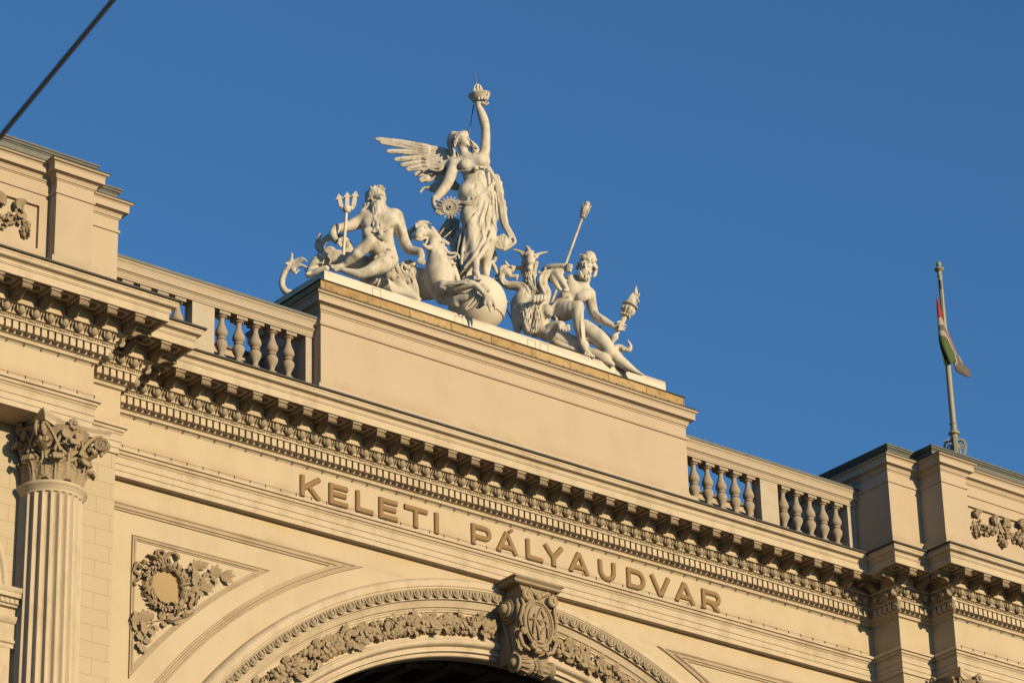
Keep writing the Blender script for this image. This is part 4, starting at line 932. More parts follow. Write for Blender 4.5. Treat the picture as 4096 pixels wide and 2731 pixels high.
# flag: limp cloth, three bands
fm = bpy.data.materials.new('faded_tricolour_cloth'); fm.use_nodes = True; t_ = fm.node_tree; N = t_.nodes; L = t_.links
bs = N['Principled BSDF']; bs.inputs['Roughness'].default_value = .9
uvn = N.new('ShaderNodeUVMap'); uvn.uv_map = 'bands'; sx = N.new('ShaderNodeSeparateXYZ'); L.new(uvn.outputs[0], sx.inputs[0])
rp_ = N.new('ShaderNodeValToRGB'); rp_.color_ramp.interpolation = 'CONSTANT'; e = rp_.color_ramp.elements
e[0].position = 0; e[0].color = (.20, .012, .010, 1); e[1].position = .333; e[1].color = (.21, .185, .165, 1); e3 = e.new(.44); e3.color = (.075, .062, .054, 1); e4 = e.new(.56); e4.color = (.21, .185, .165, 1); e2 = e.new(.667); e2.color = (.040, .062, .016, 1)
L.new(sx.outputs[0], rp_.inputs[0]); L.new(rp_.outputs[0], bs.inputs['Base Color'])
T2 = thing('flag', (px, FY, zt - 1), 'limp faded red, white and green flag hanging on the flagpole', 'flag')
def flagstrip(name, rows):
    """rows: list of (list of (a, b, dy, band))"""
    vs = []; fs = []; uv = []; n = len(rows[0])
    for r in rows:
        for a, b, dy, bd in r: vs.append(tuple(at(FP, a, b, FY - .06 + dy))); uv.append(bd)
    for i in range(len(rows) - 1):
        for j in range(n - 1): fs.append((i * n + j, i * n + j + 1, (i + 1) * n + j + 1, (i + 1) * n + j))
    me = bpy.data.meshes.new(name); me.from_pydata(vs, [], fs); ul = me.uv_layers.new(name='bands')
    for p in me.polygons:
        for li, vi in zip(p.loop_indices, p.vertices): ul.data[li].uv = (uv[vi], .5)
    me.materials.append(fm); me.shade_smooth(); o = bpy.data.objects.new(name, me); COL.objects.link(o)
    o.parent = T2; o.matrix_parent_inverse = Matrix.Translation(-Vector(T2.location)); s = o.modifiers.new('s', 'SUBSURF'); s.levels = s.render_levels = 2; so_ = o.modifiers.new('t', 'SOLIDIFY'); so_.thickness = .012
    return o
# front fold: red tip above, white, green below; red hem down the right edge, pale tattered tail
flagstrip('flag_front_fold', [
    [(431, 330, 0, .1), (433, 335, -.02, .1), (436, 340, -.02, .1), (440, 345, 0, .1)],
    [(435, 450, 0, .30), (448, 450, -.05, .31), (457, 455, .0, .31), (468, 458, .04, .2)],
    [(440, 520, 0, .40), (458, 515, -.06, .40), (478, 520, 0, .45), (489, 520, .05, .2)],
    [(444, 585, .02, .66), (470, 580, -.07, .64), (500, 595, 0, .64), (516, 595, .05, .2)],
    [(452, 650, .02, .8), (480, 650, -.08, .8), (515, 650, 0, .8), (542, 655, .05, .2)],
    [(475, 710, .03, .9), (500, 715, -.09, .9), (540, 720, 0, .9), (566, 715, .05, .25)],
    [(520, 800, .04, .95), (525, 795, -.09, .95), (568, 768, 0, .9), (590, 765, .05, .4)]])
flagstrip('flag_back_fold', [
    [(440, 545, .03, .9), (452, 560, .06, .9), (470, 600, .08, .9)], [(441, 640, .03, .95), (462, 645, .07, .95), (485, 660, .09, .95)],
    [(468, 725, .04, .95), (478, 730, .08, .9), (505, 740, .1, .9)], [(481, 802, .04, .95), (492, 802, .08, .95), (522, 795, .1, .9)]])
flagstrip('flag_tail', [
    [(535, 740, .02, .9), (565, 735, -.03, .5), (588, 735, .03, .4)], [(548, 775, .02, .9), (572, 770, -.03, .5), (596, 770, .03, .4)], [(552, 820, .02, .5), (585, 800, -.05, .5), (622, 805, .03, .45)],
    [(565, 848, .02, .5), (605, 842, -.04, .5), (642, 822, .03, .5)], [(600, 862, .02, .5), (640, 868, -.02, .5), (664, 842, .03, .5)], [(640, 882, .02, .5), (662, 888, 0, .5), (668, 880, .03, .5)]])
# overhead cable close to the camera
def ray(u, v, d):
    q = ROT.T @ np.array([(u - 2048) / FPX, (v - 1365.5) / FPX, 1.]); return CAM + q * d
a, b = ray(0, 549, 15), ray(455, -2, 15); dv = b - a
W3 = MB(); W3.tube([tuple(a - dv * 6 + np.array([0, 0, .12])), tuple(a - dv * 3 + np.array([0, 0, .02])), tuple(a), tuple(b), tuple(b + dv * 3 + np.array([0, 0, .02])), tuple(b + dv * 6 + np.array([0, 0, .12]))], .0115, 8)
o = W3.build('overhead_cable', M['wire'], None, 60); tag(o, 'black overhead cable crossing the top left corner, out of focus', 'cable')
# ================================================================== the winged woman
s = Sculpt(FW3, 690, 1100, .9)
WB = s.at(720, 1150, 0)
TW = thing('winged_woman_statue', tuple(WB), 'white stone statue of a standing winged woman raising one arm, draped from the hips', 'statue')
a1 = dict(fr=FW1)
# torso
s.c([(640, 1235, .02, 105), (880, 1215, .02, 95)], .08, fl=.85, **a1)
s.c([(750, 1270, 0, 150), (775, 1400, 0, 140), (790, 1500, 0, 145), (745, 1600, .0, 170)], .08, fl=.78, **a1)
s.c([(690, 120, 0, 185), (700, 220, 0, 190)], .08, fl=.85)
s.c([(590, 70, -.10, 105), (640, 120, -.08, 120)], .07)
s.c([(655, 1252, -.145, 68)], .05, fl=.75, **a1); s.c([(850, 1214, -.135, 64)], .05, fl=.72, **a1)
s.groove([(778, 1350, -.235, 10), (790, 1450, -.225, 9), (765, 1540, -.235, 8)], .05, **a1)
s.f([(580, 1330, -.1, 12), (680, 1330, -.2, 15), (740, 1300, -.22, 17), (790, 1290, -.22, 24), (850, 1285, -.2, 16), (920, 1290, -.12, 14), (960, 1330, -.05, 14)], **a1)
s.c([(790, 1300, -.24, 28)], .01, **a1)
for q in ((760, 1285), (775, 1315), (812, 1270), (825, 1310), (845, 1280)): s.c([(*q, -.24, 13)], .008, **a1)
# neck, head
s.c([(680, 1180, 0, 85), (645, 1110, -.02, 62), (625, 1040, -.03, 58)], .05, **a1)
s.c([(590, 935, .02, 98), (610, 950, -.02, 92)], .05, **a1)
s.c([(640, 950, -.08, 66), (668, 990, -.09, 48), (690, 1008, -.09, 26)], .05, **a1)
s.c([(668, 880, -.08, 36)], .04, **a1)
s.c([(690, 895, -.13, 10), (706, 932, -.15, 13), (700, 942, -.14, 13)], .014, **a1)
s.c([(694, 962, -.135, 9)], .010, **a1); s.c([(694, 974, -.135, 9)], .010, **a1); s.c([(702, 1008, -.12, 20)], .02, **a1)
s.c([(660, 908, -.165, 9)], .006, sub=True, **a1); s.c([(690, 912, -.12, 8)], .006, sub=True, **a1); s.f([(640, 896, -.16, 6), (662, 888, -.165, 7), (684, 892, -.14, 6)], .008, **a1)
s.c([(657, 908, -.145, 8)], .006, **a1)
s.c([(575, 960, -.12, 16)], .01, **a1)
# hair
s.c([(520, 900, .05, 70), (475, 970, .08, 50), (490, 1060, .06, 38), (515, 1150, .0, 36)], .04, **a1)
s.locks([(660, 850, -.10, 1), (590, 850, -.10, 1), (530, 890, -.06, 1), (480, 960, 0, 1), (500, 1050, 0, 1)], 4, 18, 15, 3, 7, FW1, 0)
s.locks([(610, 870, -.13, 1), (565, 910, -.13, 1), (540, 970, -.11, 1), (520, 1030, -.08, 1)], 4, 24, 15, 4, 8, FW1, 0)
s.f([(505, 880, .0, 10), (580, 862, -.10, 11), (640, 868, -.13, 11), (690, 890, -.11, 10)], **a1)
s.c([(640, 838, -.06, 20), (665, 840, -.07, 16)], .01, **a1)
for i, q in enumerate(([(515, 1070), (520, 1120), (500, 1170), (430, 1200), (350, 1220)], [(520, 1150), (470, 1180), (440, 1150)], [(500, 1190), (400, 1230), (300, 1250), (200, 1290), (130, 1340)], [(430, 1210), (330, 1280), (250, 1290), (170, 1275)], [(440, 1240), (360, 1310), (300, 1330), (220, 1310)])):
    s.f([(a, b, -.04 + .01 * i, 22 - 3 * j) for j, (a, b) in enumerate(q)], .012, **a1)
# raised arm
s.c([(860, 1190, .02, 85), (905, 1090, 0, 68), (918, 900, 0, 57), (915, 800, 0, 56), (893, 700, 0, 62), (865, 610, 0, 56), (832, 530, 0, 40), (835, 490, 0, 42)], .05, **a1)
s.c([(828, 470, -.02, 44), (850, 450, -.02, 48), (880, 445, -.02, 44)], .04, fl=.7, **a1)
for q in ([(830, 430), (832, 390), (812, 350)], [(868, 425), (872, 370), (880, 325)], [(902, 425), (908, 375), (904, 328)], [(934, 430), (946, 385), (950, 350)]):
    s.c([(a, b, -.11 + .02 * j, 17 - 2 * j) for j, (a, b) in enumerate(q)], .012, **a1)
s.c([(880, 480, -.04, 26), (915, 500, -.06, 20), (948, 478, -.08, 14)], .02, **a1)
# lowered arm
s.c([(570, 1240, 0, 78), (520, 1255, -.02, 78)], .06, **a1)
a2 = dict(fr=FW2)
s.c([(1165, 450, -.02, 80), (1130, 580, -.06, 82), (1060, 740, -.14, 74), (975, 850, -.22, 66), (905, 930, -.27, 50)], .05, **a2)
s.c([(905, 930, -.27, 50), (900, 1010, -.30, 44), (930, 1060, -.32, 44)], .03, **a2)
for q in ([(940, 950), (985, 970), (1025, 1010)], [(950, 1020), (975, 1050), (990, 1030)], [(940, 1060), (990, 1080), (1028, 1095)], [(930, 1095), (975, 1120), (1015, 1142)], [(920, 1115), (950, 1135), (985, 1150)]):
    s.c([(a, b, -.36 - .01 * j, 19 - 3 * j) for j, (a, b) in enumerate(q)], .012, **a2)
# legs under and beside the cloth
s.c([(620, 300, -.06, 120), (650, 540, -.16, 92), (680, 760, -.18, 72), (695, 900, -.24, 52), (700, 1000, -.30, 42), (697, 1070, -.35, 42)], .06)
s.c([(700, 1065, -.35, 44), (718, 1110, -.40, 40), (735, 1138, -.44, 30)], .03)
for i in range(5): s.c([(682 + 20 * i, 1118 + 3 * i, -.43, 15), (680 + 23 * i, 1150 + 2 * i, -.46, 13)], .006)
s.c([(820, 300, .04, 120), (890, 620, .02, 72), (885, 700, .0, 62), (860, 800, .04, 66), (835, 930, .04, 50), (822, 1030, .04, 40), (830, 1090, .02, 44)], .05)
s.c([(890, 645, -.06, 45)], .03)
# skirt: heavy cloth whose folds fan down from the gathering on the left hip
fan = s.fan(925, -60, 17, .030, 1.0)
s.c([(700, 250, 0, 188), (705, 430, -.02, 186), (700, 600, -.04, 168), (670, 760, -.06, 146), (620, 880, -.08, 112), (560, 990, -.08, 72), (500, 1110, -.06, 26)], .05, fl=.85, disp=fan)
s.c([(900, 100, -.02, 70), (900, 300, -.02, 78), (890, 480, -.02, 72), (880, 600, -.02, 50)], .05, disp=fan)
s.c([(760, 700, -.08, 100), (740, 800, -.12, 80), (700, 860, -.14, 56), (640, 930, -.14, 44)], .04, disp=fan)
# waist roll and knot
s.f([(470, 185, -.12, 24), (520, 200, -.20, 26), (600, 190, -.25, 26), (690, 175, -.24, 30), (760, 110, -.20, 26), (850, 20, -.12, 22), (930, -60, -.02, 18)], .014)
s.f([(520, 205, -.21, 14), (600, 215, -.25, 14), (690, 200, -.24, 16), (790, 110, -.19, 14), (880, 10, -.08, 14)], .010)
s.c([(480, 190, -.18, 34), (455, 175, -.16, 18)], .02); s.c([(655, 120, -.24, 14), (665, 165, -.26, 18)], .01)
# the strongest folds stand proud of the rest
for pts in ([(890, 20), (760, 160), (640, 330), (540, 500), (490, 700), (465, 860)], [(905, 60), (820, 230), (740, 420), (690, 600)],
            [(915, 80), (875, 300), (830, 540), (760, 720), (660, 880), (560, 1010)], [(930, 100), (925, 350), (900, 520), (840, 680), (760, 830), (710, 905)], [(600, 470), (560, 640), (530, 800), (520, 960)]):
    n = len(pts)
    s.f([(a, b, -.215 + .20 * abs((a - 700) / 260) ** 2 - (.0 if b < 500 else .12 * (b - 500) / 500), 21 - 5 * i / n) for i, (a, b) in enumerate(pts)], .03)
for pts in ([(880, 60), (770, 210), (650, 370), (560, 530)], [(880, 130), (800, 330), (770, 500), (700, 660)], [(905, 220), (890, 420), (850, 600), (780, 740)]):
    s.groove([(a, b, -.25 + .20 * abs((a - 700) / 260) ** 2 - (0 if b < 500 else .12 * (b - 500) / 500), 13) for a, b in pts], .03)
# hem wave above the front foot, hanging rear cloth
s.f([(490, 1120, -.10, 14), (560, 1010, -.20, 22), (640, 930, -.26, 26), (710, 895, -.28, 24), (790, 830, -.20, 22), (850, 720, -.12, 20)], .03)
s.f([(500, 620, .05, 44), (460, 760, .06, 46), (445, 900, .06, 46), (470, 1010, .05, 40), (500, 1120, .04, 26)], .03)
fd2 = s.fur(75, .014, (0, 0, 1), 2)
s.c([(500, 560, .04, 44), (465, 740, .04, 58), (450, 880, .05, 60), (480, 1020, .05, 50), (510, 1130, .05, 30)], .03, disp=fd2)
for o in (-22, 8, 34): s.f([(490 + o, 640, -.0, 12), (450 + o, 800, .0, 13), (440 + o, 920, .0, 12), (480 + o * .6, 1080, 0, 10)])
for a_, b_, d_ in ((770, 920, .08), (790, 950, .12)): s.f([(a_, b_ - 60, d_, 28), (a_ + 8, b_ + 60, d_, 26), (a_ + 15, b_ + 150, d_, 20)], .02)
s.c([(610, 1000, .10, 60), (600, 1120, .10, 60)], .04)
# cloth behind the gear
for o, r in ((0, 38), (55, 40), (110, 42), (165, 44)): s.c([(380 + o * .5, 380 + o * .3, .18, r * .8), (255 + o * 1.1, 570 + o * .65, .22, r)], .03, fl=.6)
for o in (0, 50, 100, 150): s.f([(400 + o * .5, 400 + o * .2, .12, 8), (330 + o * .8, 480 + o * .4, .12, 10), (245 + o * 1.15, 590 + o * .6, .14, 11)])
s.c([(420, 680, .22, 60), (430, 800, .22, 40)], .04)
s.c([(480, 470, .02, 8), (300, 632, -.02, 8)], .006)
wo = s.mesh('draped_body', M['marble'], TW)
# scarf blowing out on the right
t = Sculpt(FW3, 690, 1100, .9); t.D0 = s.D0
sc = [(960, -140, .05, 30), (975, -20, .05, 38), (1000, 110, .06, 42), (1025, 220, .07, 40), (1040, 320, .08, 46), (1055, 440, .10, 46), (1105, 540, .12, 44), (1150, 620, .12, 42), (1165, 680, .10, 36), (1080, 745, .06, 30), (1045, 720, .04, 34), (1010, 700, .03, 34), (965, 690, .02, 30)]
t.f(sc, .03, fl=.6)
for o, ph in ((-26, 0), (-8, 1), (12, 2), (28, 3.1)): t.f([(a + o, b + 8 * math.sin(ph + i), d - .05, 11) for i, (a, b, d, r) in enumerate(sc[:9])], .010)
for q in ([(1180, 640), (1190, 690), (1100, 760), (1060, 778)], [(1045, 600), (1030, 660), (1060, 760)], [(1075, 620), (1070, 690), (1075, 750)], [(1010, 640), (990, 700), (1020, 745)], [(960, 640), (950, 700), (960, 740)], [(1040, 600), (960, 640)], [(950, 750), (1000, 765), (1050, 782)]):
    t.f([(a, b, .02, 20) for a, b in q], .022)
t.c([(985, 690, .05, 50), (1040, 695, .05, 56), (1090, 700, .05, 54), (1140, 660, .08, 46)], .03, fl=.5)
t.f([(905, 790, .16, 26), (935, 840, .18, 30), (940, 910, .18, 22), (905, 950, .16, 30), (940, 1010, .16, 28), (960, 1070, .14, 18)], .02)
t.f([(870, 880, .12, 20), (860, 980, .10, 34), (840, 1080, .08, 30)], .02)
t.f([(880, 900, .12, 12), (930, 990, .10, 12), (965, 1070, .10, 10)], .01)
for q in ([(940, 1260), (980, 1330), (1020, 1400), (1060, 1480), (1070, 1560)], [(960, 1300), (1000, 1380), (1010, 1470), (1000, 1560)], [(930, 1260), (950, 1380), (960, 1500), (955, 1570)]): t.f([(a, b, .02, 22) for a, b in q], .02, fr=FW1)
furd = t.fur(70, .013, (0, 0, 1), 1)
t.c([(975, -120, .06, 34), (985, 0, .06, 48), (1000, 120, .07, 52), (1020, 230, .08, 54), (1040, 330, .10, 50), (1060, 440, .11, 44)], .03, fl=.7, disp=furd)
t.mesh('flying_scarf', M['marble'], TW)
# wings
t = Sculpt(FW2, 690, 1100, 1.0); t.D0 = s.D0
t.f([(1180, 330, .20, 60), (1050, 270, .20, 50), (900, 225, .20, 40), (760, 200, .18, 30), (600, 175, .16, 22)], .03, fl=.6)
t.c([(1080, 400, .22, 110), (900, 330, .22, 90), (850, 450, .22, 90), (1000, 560, .22, 110)], .05, fl=.35)
tips = [(90, 92), (150, 140), (245, 262), (350, 378), (438, 455), (520, 515), (636, 590), (706, 668)]
roots = [(800, 205), (800, 240), (800, 290), (790, 345), (785, 400), (790, 450), (810, 500), (850, 560)]
for i, (tp, rt) in enumerate(zip(tips, roots)):
    mid = ((tp[0] + rt[0]) / 2, (tp[1] + rt[1]) / 2 - 8 + 3 * i); w_ = 30 if i < 6 else 34
    w_ *= 1.5
    t.c([(rt[0], rt[1], .17, w_ + 2), (mid[0], mid[1], .17 - .01 * i, w_), (tp[0] * .88 + mid[0] * .12, tp[1] * .88 + mid[1] * .12, .15 - .01 * i, w_ * .8), (tp[0] + 8, tp[1] + 4, .15 - .01 * i, w_ * .38)], .006, fl=.40)
    t.c([(rt[0], rt[1] - 6, .09, 6), (mid[0], mid[1] - 4, .10 - .01 * i, 6), (tp[0] * .8 + mid[0] * .2, tp[1] * .8 + mid[1] * .2, .10, 4)], .006)
for i in range(len(tips) - 1):   # vanes close the gaps between neighbouring quills
    (ta, tb), (ra_, rb_) = (tips[i], tips[i + 1]), (roots[i], roots[i + 1])
    m0 = ((ra_[0] + rb_[0]) / 2, (ra_[1] + rb_[1]) / 2); m1 = (tb[0] * .93 + m0[0] * .07, tb[1] * .93 + m0[1] * .07 - 12)
    t.c([(m0[0], m0[1], .19, 36), ((m0[0] + m1[0]) / 2, (m0[1] + m1[1]) / 2, .18, 34), (m1[0], m1[1], .165, 20)], .006, fl=.35)
for i in range(6):   # covert rows
    for j in range(3):
        a0, b0 = 1120 - 110 * j, 300 + 45 * i + 25 * j; t.c([(a0, b0, .14, 30), (a0 - 130, b0 + 8 + 6 * i, .12, 24), (a0 - 165, b0 + 14 + 7 * i, .12, 12)], .008, fl=.6)
for q in ([(1000, 560), (900, 640), (800, 680), (710, 670)], [(1020, 620), (900, 720), (820, 780)], [(980, 700), (880, 790), (760, 770), (700, 835)], [(1000, 740), (930, 800), (860, 815)], [(1100, 620), (980, 760), (900, 800)]):
    t.f([(a, b, .12, 34 - 6 * i) for i, (a, b) in enumerate(q)], .015, fl=.7)
t.c([(1100, 700, .28, 100), (1200, 760, .28, 60)], .05, fl=.5)
t.mesh('wing', M['marble'], TW, h=.011)
t = Sculpt(FW1, 690, 1100, 1.0); t.D0 = s.D0
t.f([(700, 935, .40, 12), (740, 985, .42, 34), (780, 1040, .42, 48), (800, 1110, .40, 55), (830, 1200, .35, 60)], .03, fl=.6)
for q in ([(720, 950), (760, 1000), (815, 1045)], [(715, 990), (745, 1040), (790, 1090)], [(712, 1030), (740, 1080), (770, 1110)]): t.f([(a, b, .34, 10) for a, b in q], .01)
t.mesh('wing', M['marble'], TW)

# gear wheel in her lowered hand
gc = s.at(1115, 1045, -.40, FW2); nrm = -(FWD * .93 + UPV * .30 + RGT * .10); nrm /= np.linalg.norm(nrm); gu = np.cross(UPV, nrm); gu /= np.linalg.norm(gu); gv = np.cross(nrm, gu)
T = thing('gear_wheel', tuple(gc), 'toothed stone gear wheel held in the winged woman\'s lowered hand', 'gear')
g_ = MB(); g_.lathe([(.025, -.030), (.025, .048), (.040, .048), (.046, .040), (.046, .026), (.118, .026), (.122, .034), (.134, .034), (.138, .026), (.158, .026), (.158, -.026), (.025, -.026)], gc, tuple(nrm), 48, cap=False)
for k in range(18):
    a = 2 * PI * k / 18; d = gu * math.cos(a) + gv * math.sin(a); e = np.cross(nrm, d); g_.obox(gc + d * .180, d * .030, e * .0125, nrm * .022)
g_.build('toothed_disc', M['marble'], T, 30)
g_ = MB(); g_.lathe([(.001, -.031), (.024, -.0305), (.024, .030), (.001, .0305)], gc, tuple(nrm), 20); g_.build('axle_hole', M['leaddark'], T)
# torch bowl with flame and lightning rod
bc = s.at(840, 395, 0.02, FW1); ax_ = np.array([-.12, .0, 1.]) ; ax_ /= np.linalg.norm(ax_)
T = thing('torch_bowl', tuple(bc), 'shallow stone torch bowl with carved flame, topmost on the winged woman\'s raised hand', 'torch')
g_ = MB(); g_.lathe([(.03, -.17), (.06, -.155), (.10, -.13), (.15, -.085), (.185, -.03), (.20, .0), (.212, .012), (.212, .028), (.195, .03), (.17, .0), (.02, -.02)], bc, tuple(ax_), 40); g_.build('bowl', M['marble'], T, 40)
t = Sculpt(FW1, 690, 1100, 1.0); t.D0 = s.D0
t.c([(835, 350, .0, 60), (828, 300, .0, 48), (812, 262, 0, 26), (806, 240, 0, 12)], .02)
for q in ([(790, 330), (778, 290), (790, 250)], [(820, 320), (810, 280), (828, 245)], [(850, 330), (850, 290), (846, 255)], [(870, 340), (868, 310), (862, 285)], [(800, 345), (765, 320), (772, 290)]):
    for dd in (-.08, .05): t.c([(a, b, dd, 15 - 4 * j) for j, (a, b) in enumerate(q)], .01)
t.mesh('flame', M['marble'], T, h=.009)
T = thing('lightning_rod', tuple(s.at(806, 235, 0, FW1)), 'thin rusty lightning rod rising from the torch flame above the winged woman', 'lightning rod')
g_ = MB(); g_.tube([s.at(808, 245, 0, FW1), s.at(797, 190, 0, FW1), s.at(780, 65, 0, FW1)], [.010, .009, .004], 6); g_.build('rod', M['rod'], T, 60)
g_ = MB(); g_.tube([s.at(770, 500, .10, FW1), s.at(748, 620, .10, FW1)], [.013, .011], 6); g_.tube([s.at(748, 615, .10, FW1), s.at(705, 880, .12, FW1), s.at(690, 960, .14, FW1)], [.008, .008, .008], 6); g_.build('stay_rod', M['rod'], T, 60)

# ================================================================== the globe
gp = at(FH, 1165, 1185, .95)
T = thing('globe', (gp[0], gp[1], 28.40), 'large smooth stone globe with a raised seam under the winged woman\'s feet', 'globe')
g_ = MB(); g_.ball(gp, .545, 48, 28); g_.build('sphere', M['plinth'], T, 60)
g_ = MB(); g_.lathe([(.34, 28.39), (.33, 28.46), (.28, 28.54), (.2, 28.66)], (gp[0], gp[1], 0), n=32); g_.build('cushion', M['plinth'], T, 50)
g_ = MB(); an = np.array([.25, -.35, .9]); an /= np.linalg.norm(an)
u_ = np.cross(an, (1, 0, 0)); u_ /= np.linalg.norm(u_); v_ = np.cross(an, u_)
g_.tube([gp - an * .05 + (u_ * math.cos(2 * PI * k / 60) + v_ * math.sin(2 * PI * k / 60)) * .548 for k in range(61)], .014, 6); g_.build('seam', M['plinth'], T, 60)
t = Sculpt(FH, 1165, 1185, .95)
t.c([(1130, 905, -.32, 40), (1200, 880, -.30, 40), (1260, 850, -.15, 44), (1330, 930, -.20, 44), (1400, 1010, -.22, 34), (1330, 1050, -.42, 44), (1240, 960, -.46, 50)], .05)
t.c([(1150, 900, -.36, 50), (1200, 990, -.46, 54), (1280, 1010, -.48, 44)], .05)
t.mesh('rock_cap', M['marble'], T)

# ================================================================== the sea horse
s = Sculpt(FH, 640, 1100, .75)
TH = thing('sea_horse_statue', tuple(s.at(600, 1150, 0)), 'stone statue of a rearing sea horse with finned hooves, mouth open, below the winged woman', 'statue')
s.c([(430, 185, .02, 84), (400, 240, -.10, 70), (375, 285, -.20, 58)], .05); s.c([(335, 290, -.18, 36), (380, 262, -.22, 40), (425, 240, -.22, 34)], .03); s.c([(345, 330, -.22, 16), (400, 338, -.25, 16), (455, 308, -.23, 16), (500, 305, -.16, 18)], .012)
s.c([(540, 290, .05, 96), (470, 250, .0, 80)], .05)
s.c([(580, 340, 0, 58), (555, 415, -.12, 38), (510, 440, -.18, 32), (465, 420, -.20, 26), (440, 395, -.2, 16)], .02)
s.c([(415, 325, -.22, 20), (460, 305, -.22, 18), (500, 320, -.18, 16)], .015)
s.c([(462, 356, -.25, 30), (500, 345, -.20, 28)], .01, sub=True); s.c([(475, 380, -.20, 16), (500, 340, -.18, 14)], .01)
s.c([(410, 246, -.235, 16)], .008, sub=True); s.c([(350, 308, -.265, 16)], .008, sub=True)
for q in ((476, 172), (306, 298)): s.c([(*q, -.11, 24)], .010); s.c([(q[0], q[1] - 16, -.12, 9), (q[0] + 20, q[1] - 8, -.10, 8)], .008)
s.c([(495, 125, .05, 24), (545, 118, .0, 10)], .012); s.c([(270, 250, .05, 26), (240, 280, .0, 12)], .012)
s.locks([(470, 100, .0, 1), (410, 95, -.04, 1), (355, 130, -.05, 1), (345, 170, -.05, 1)], 4, 24, 20, 8, 8, FH)
s.locks([(370, 170, .1, 1), (310, 190, .08, 1), (260, 225, .08, 1), (235, 270, .1, 1), (270, 320, .12, 1)], 4, 22, 22, 9, 8, FH)
s.c([(570, 350, .06, 92), (600, 470, .06, 104), (625, 600, .05, 130), (645, 720, .03, 175), (660, 830, 0, 200), (665, 940, .02, 170), (680, 1020, .05, 130), (700, 1090, .10, 90)], .08)
s.c([(700, 960, -.18, 92), (840, 965, -.32, 84), (960, 945, -.40, 70), (1060, 925, -.45, 60), (1130, 935, -.47, 48), (1210, 1000, -.50, 38), (1275, 1075, -.50, 36)], .05)
s.c([(710, 935, -.28, 60), (700, 1000, -.28, 60)], .05); s.f([(720, 940, -.42, 10), (850, 925, -.50, 12), (1000, 905, -.54, 10)], .03); s.groove([(780, 985, -.46, 8), (950, 960, -.54, 8), (1060, 945, -.56, 7)], .02)
s.c([(1290, 1075, -.50, 34), (1310, 1130, -.50, 44), (1330, 1210, -.50, 30), (1348, 1300, -.50, 12)], .02, fl=.6); s.c([(1350, 1120, -.48, 34), (1395, 1200, -.48, 22), (1402, 1262, -.48, 12)], .02); s.c([(1285, 1120, -.50, 28), (1262, 1170, -.50, 18), (1275, 1205, -.5, 10)], .02); s.c([(1320, 1100, -.48, 30), (1330, 1020, -.45, 30)], .02)
s.c([(700, 1095, .0, 100), (850, 1130, -.12, 84), (880, 1180, -.18, 60)], .05); s.c([(900, 1130, -.2, 70), (1010, 1100, -.3, 54), (1110, 1040, -.34, 48), (1150, 1010, -.34, 40)], .04)
s.c([(1150, 1060, -.34, 40), (1190, 1120, -.36, 62), (1120, 1200, -.36, 42), (1040, 1250, -.34, 22)], .03, fl=.6); s.c([(1190, 1130, -.36, 50), (1230, 1180, -.38, 36), (1180, 1230, -.36, 26)], .03, fl=.6)
for q in ([(1180, 1080), (1120, 1170), (1020, 1265)], [(1200, 1110), (1170, 1190), (1100, 1260)], [(1150, 1060), (1080, 1150), (1000, 1255)]): s.f([(a, b, -.42, 10) for a, b in q], .012)
# finned mane down the back of the neck
s.f([(560, 180, .15, 30), (640, 290, .18, 34), (700, 400, .18, 34), (760, 520, .18, 34), (820, 640, .18, 34), (870, 760, .16, 40), (910, 880, .14, 34)], .03)
for q in ([(620, 300), (700, 330), (785, 380)], [(640, 330), (720, 360), (770, 388)], [(700, 400), (740, 470), (800, 510), (870, 510), (915, 540), (925, 580)], [(740, 560), (800, 575), (870, 550)], [(790, 620), (820, 650), (870, 645)], [(800, 700), (850, 740), (860, 790)], [(830, 730), (880, 800), (900, 870)], [(700, 430), (720, 500), (760, 570)]):
    s.f([(a, b, .10, 26 - 15 * i / len(q)) for i, (a, b) in enumerate(q)], .012, fl=.7)
# barrel running back to the left
s.c([(640, 930, .15, 180), (470, 930, .28, 205), (300, 900, .36, 205), (120, 880, .40, 180), (-60, 900, .45, 150)], .08)
for a_ in (330, 400, 465): s.groove([(a_ - 30, 880, .0, 7), (a_, 960, .02, 8), (a_ + 25, 1060, .06, 7)], .03)
s.mesh('horse_body', M['marble'], TH)
# cloth thrown over the barrel
t = Sculpt(FH, 640, 1100, .75)
t.c([(60, 760, .12, 95), (180, 740, .16, 90), (240, 820, .12, 100), (300, 960, .02, 80), (350, 1090, -.08, 44)], .06); t.c([(20, 860, .08, 110), (140, 960, .0, 90), (280, 1060, -.08, 50), (350, 1120, -.12, 30)], .05)
t.c([(250, 650, .22, 60), (310, 660, .20, 40)], .04)
fan2 = t.fan(40, 560, 9, .022, 2.0)
t.c([(-420, 800, -.16, 50), (-250, 880, -.14, 80), (-60, 960, -.10, 105), (120, 1040, -.10, 80), (260, 1090, -.12, 60), (370, 1130, -.14, 34)], .05, disp=fan2)
for q in ([(20, 700), (60, 800), (150, 930), (260, 1050), (330, 1110)], [(80, 690), (130, 800), (200, 900), (300, 1010)], [(165, 650), (150, 720), (210, 800), (270, 900), (320, 1010)], [(170, 640), (230, 720), (280, 720), (250, 800), (210, 760)], [(-20, 800), (60, 920), (180, 1020), (300, 1090)], [(-30, 900), (80, 990), (200, 1060), (330, 1130), (400, 1120)], [(240, 690), (290, 740), (330, 900), (350, 1020)], [(100, 660), (120, 740), (190, 850), (260, 960)]):
    t.f([(a, b, -.03 - (.05 if b > 950 else -.02), 19) for a, b in q], .014)
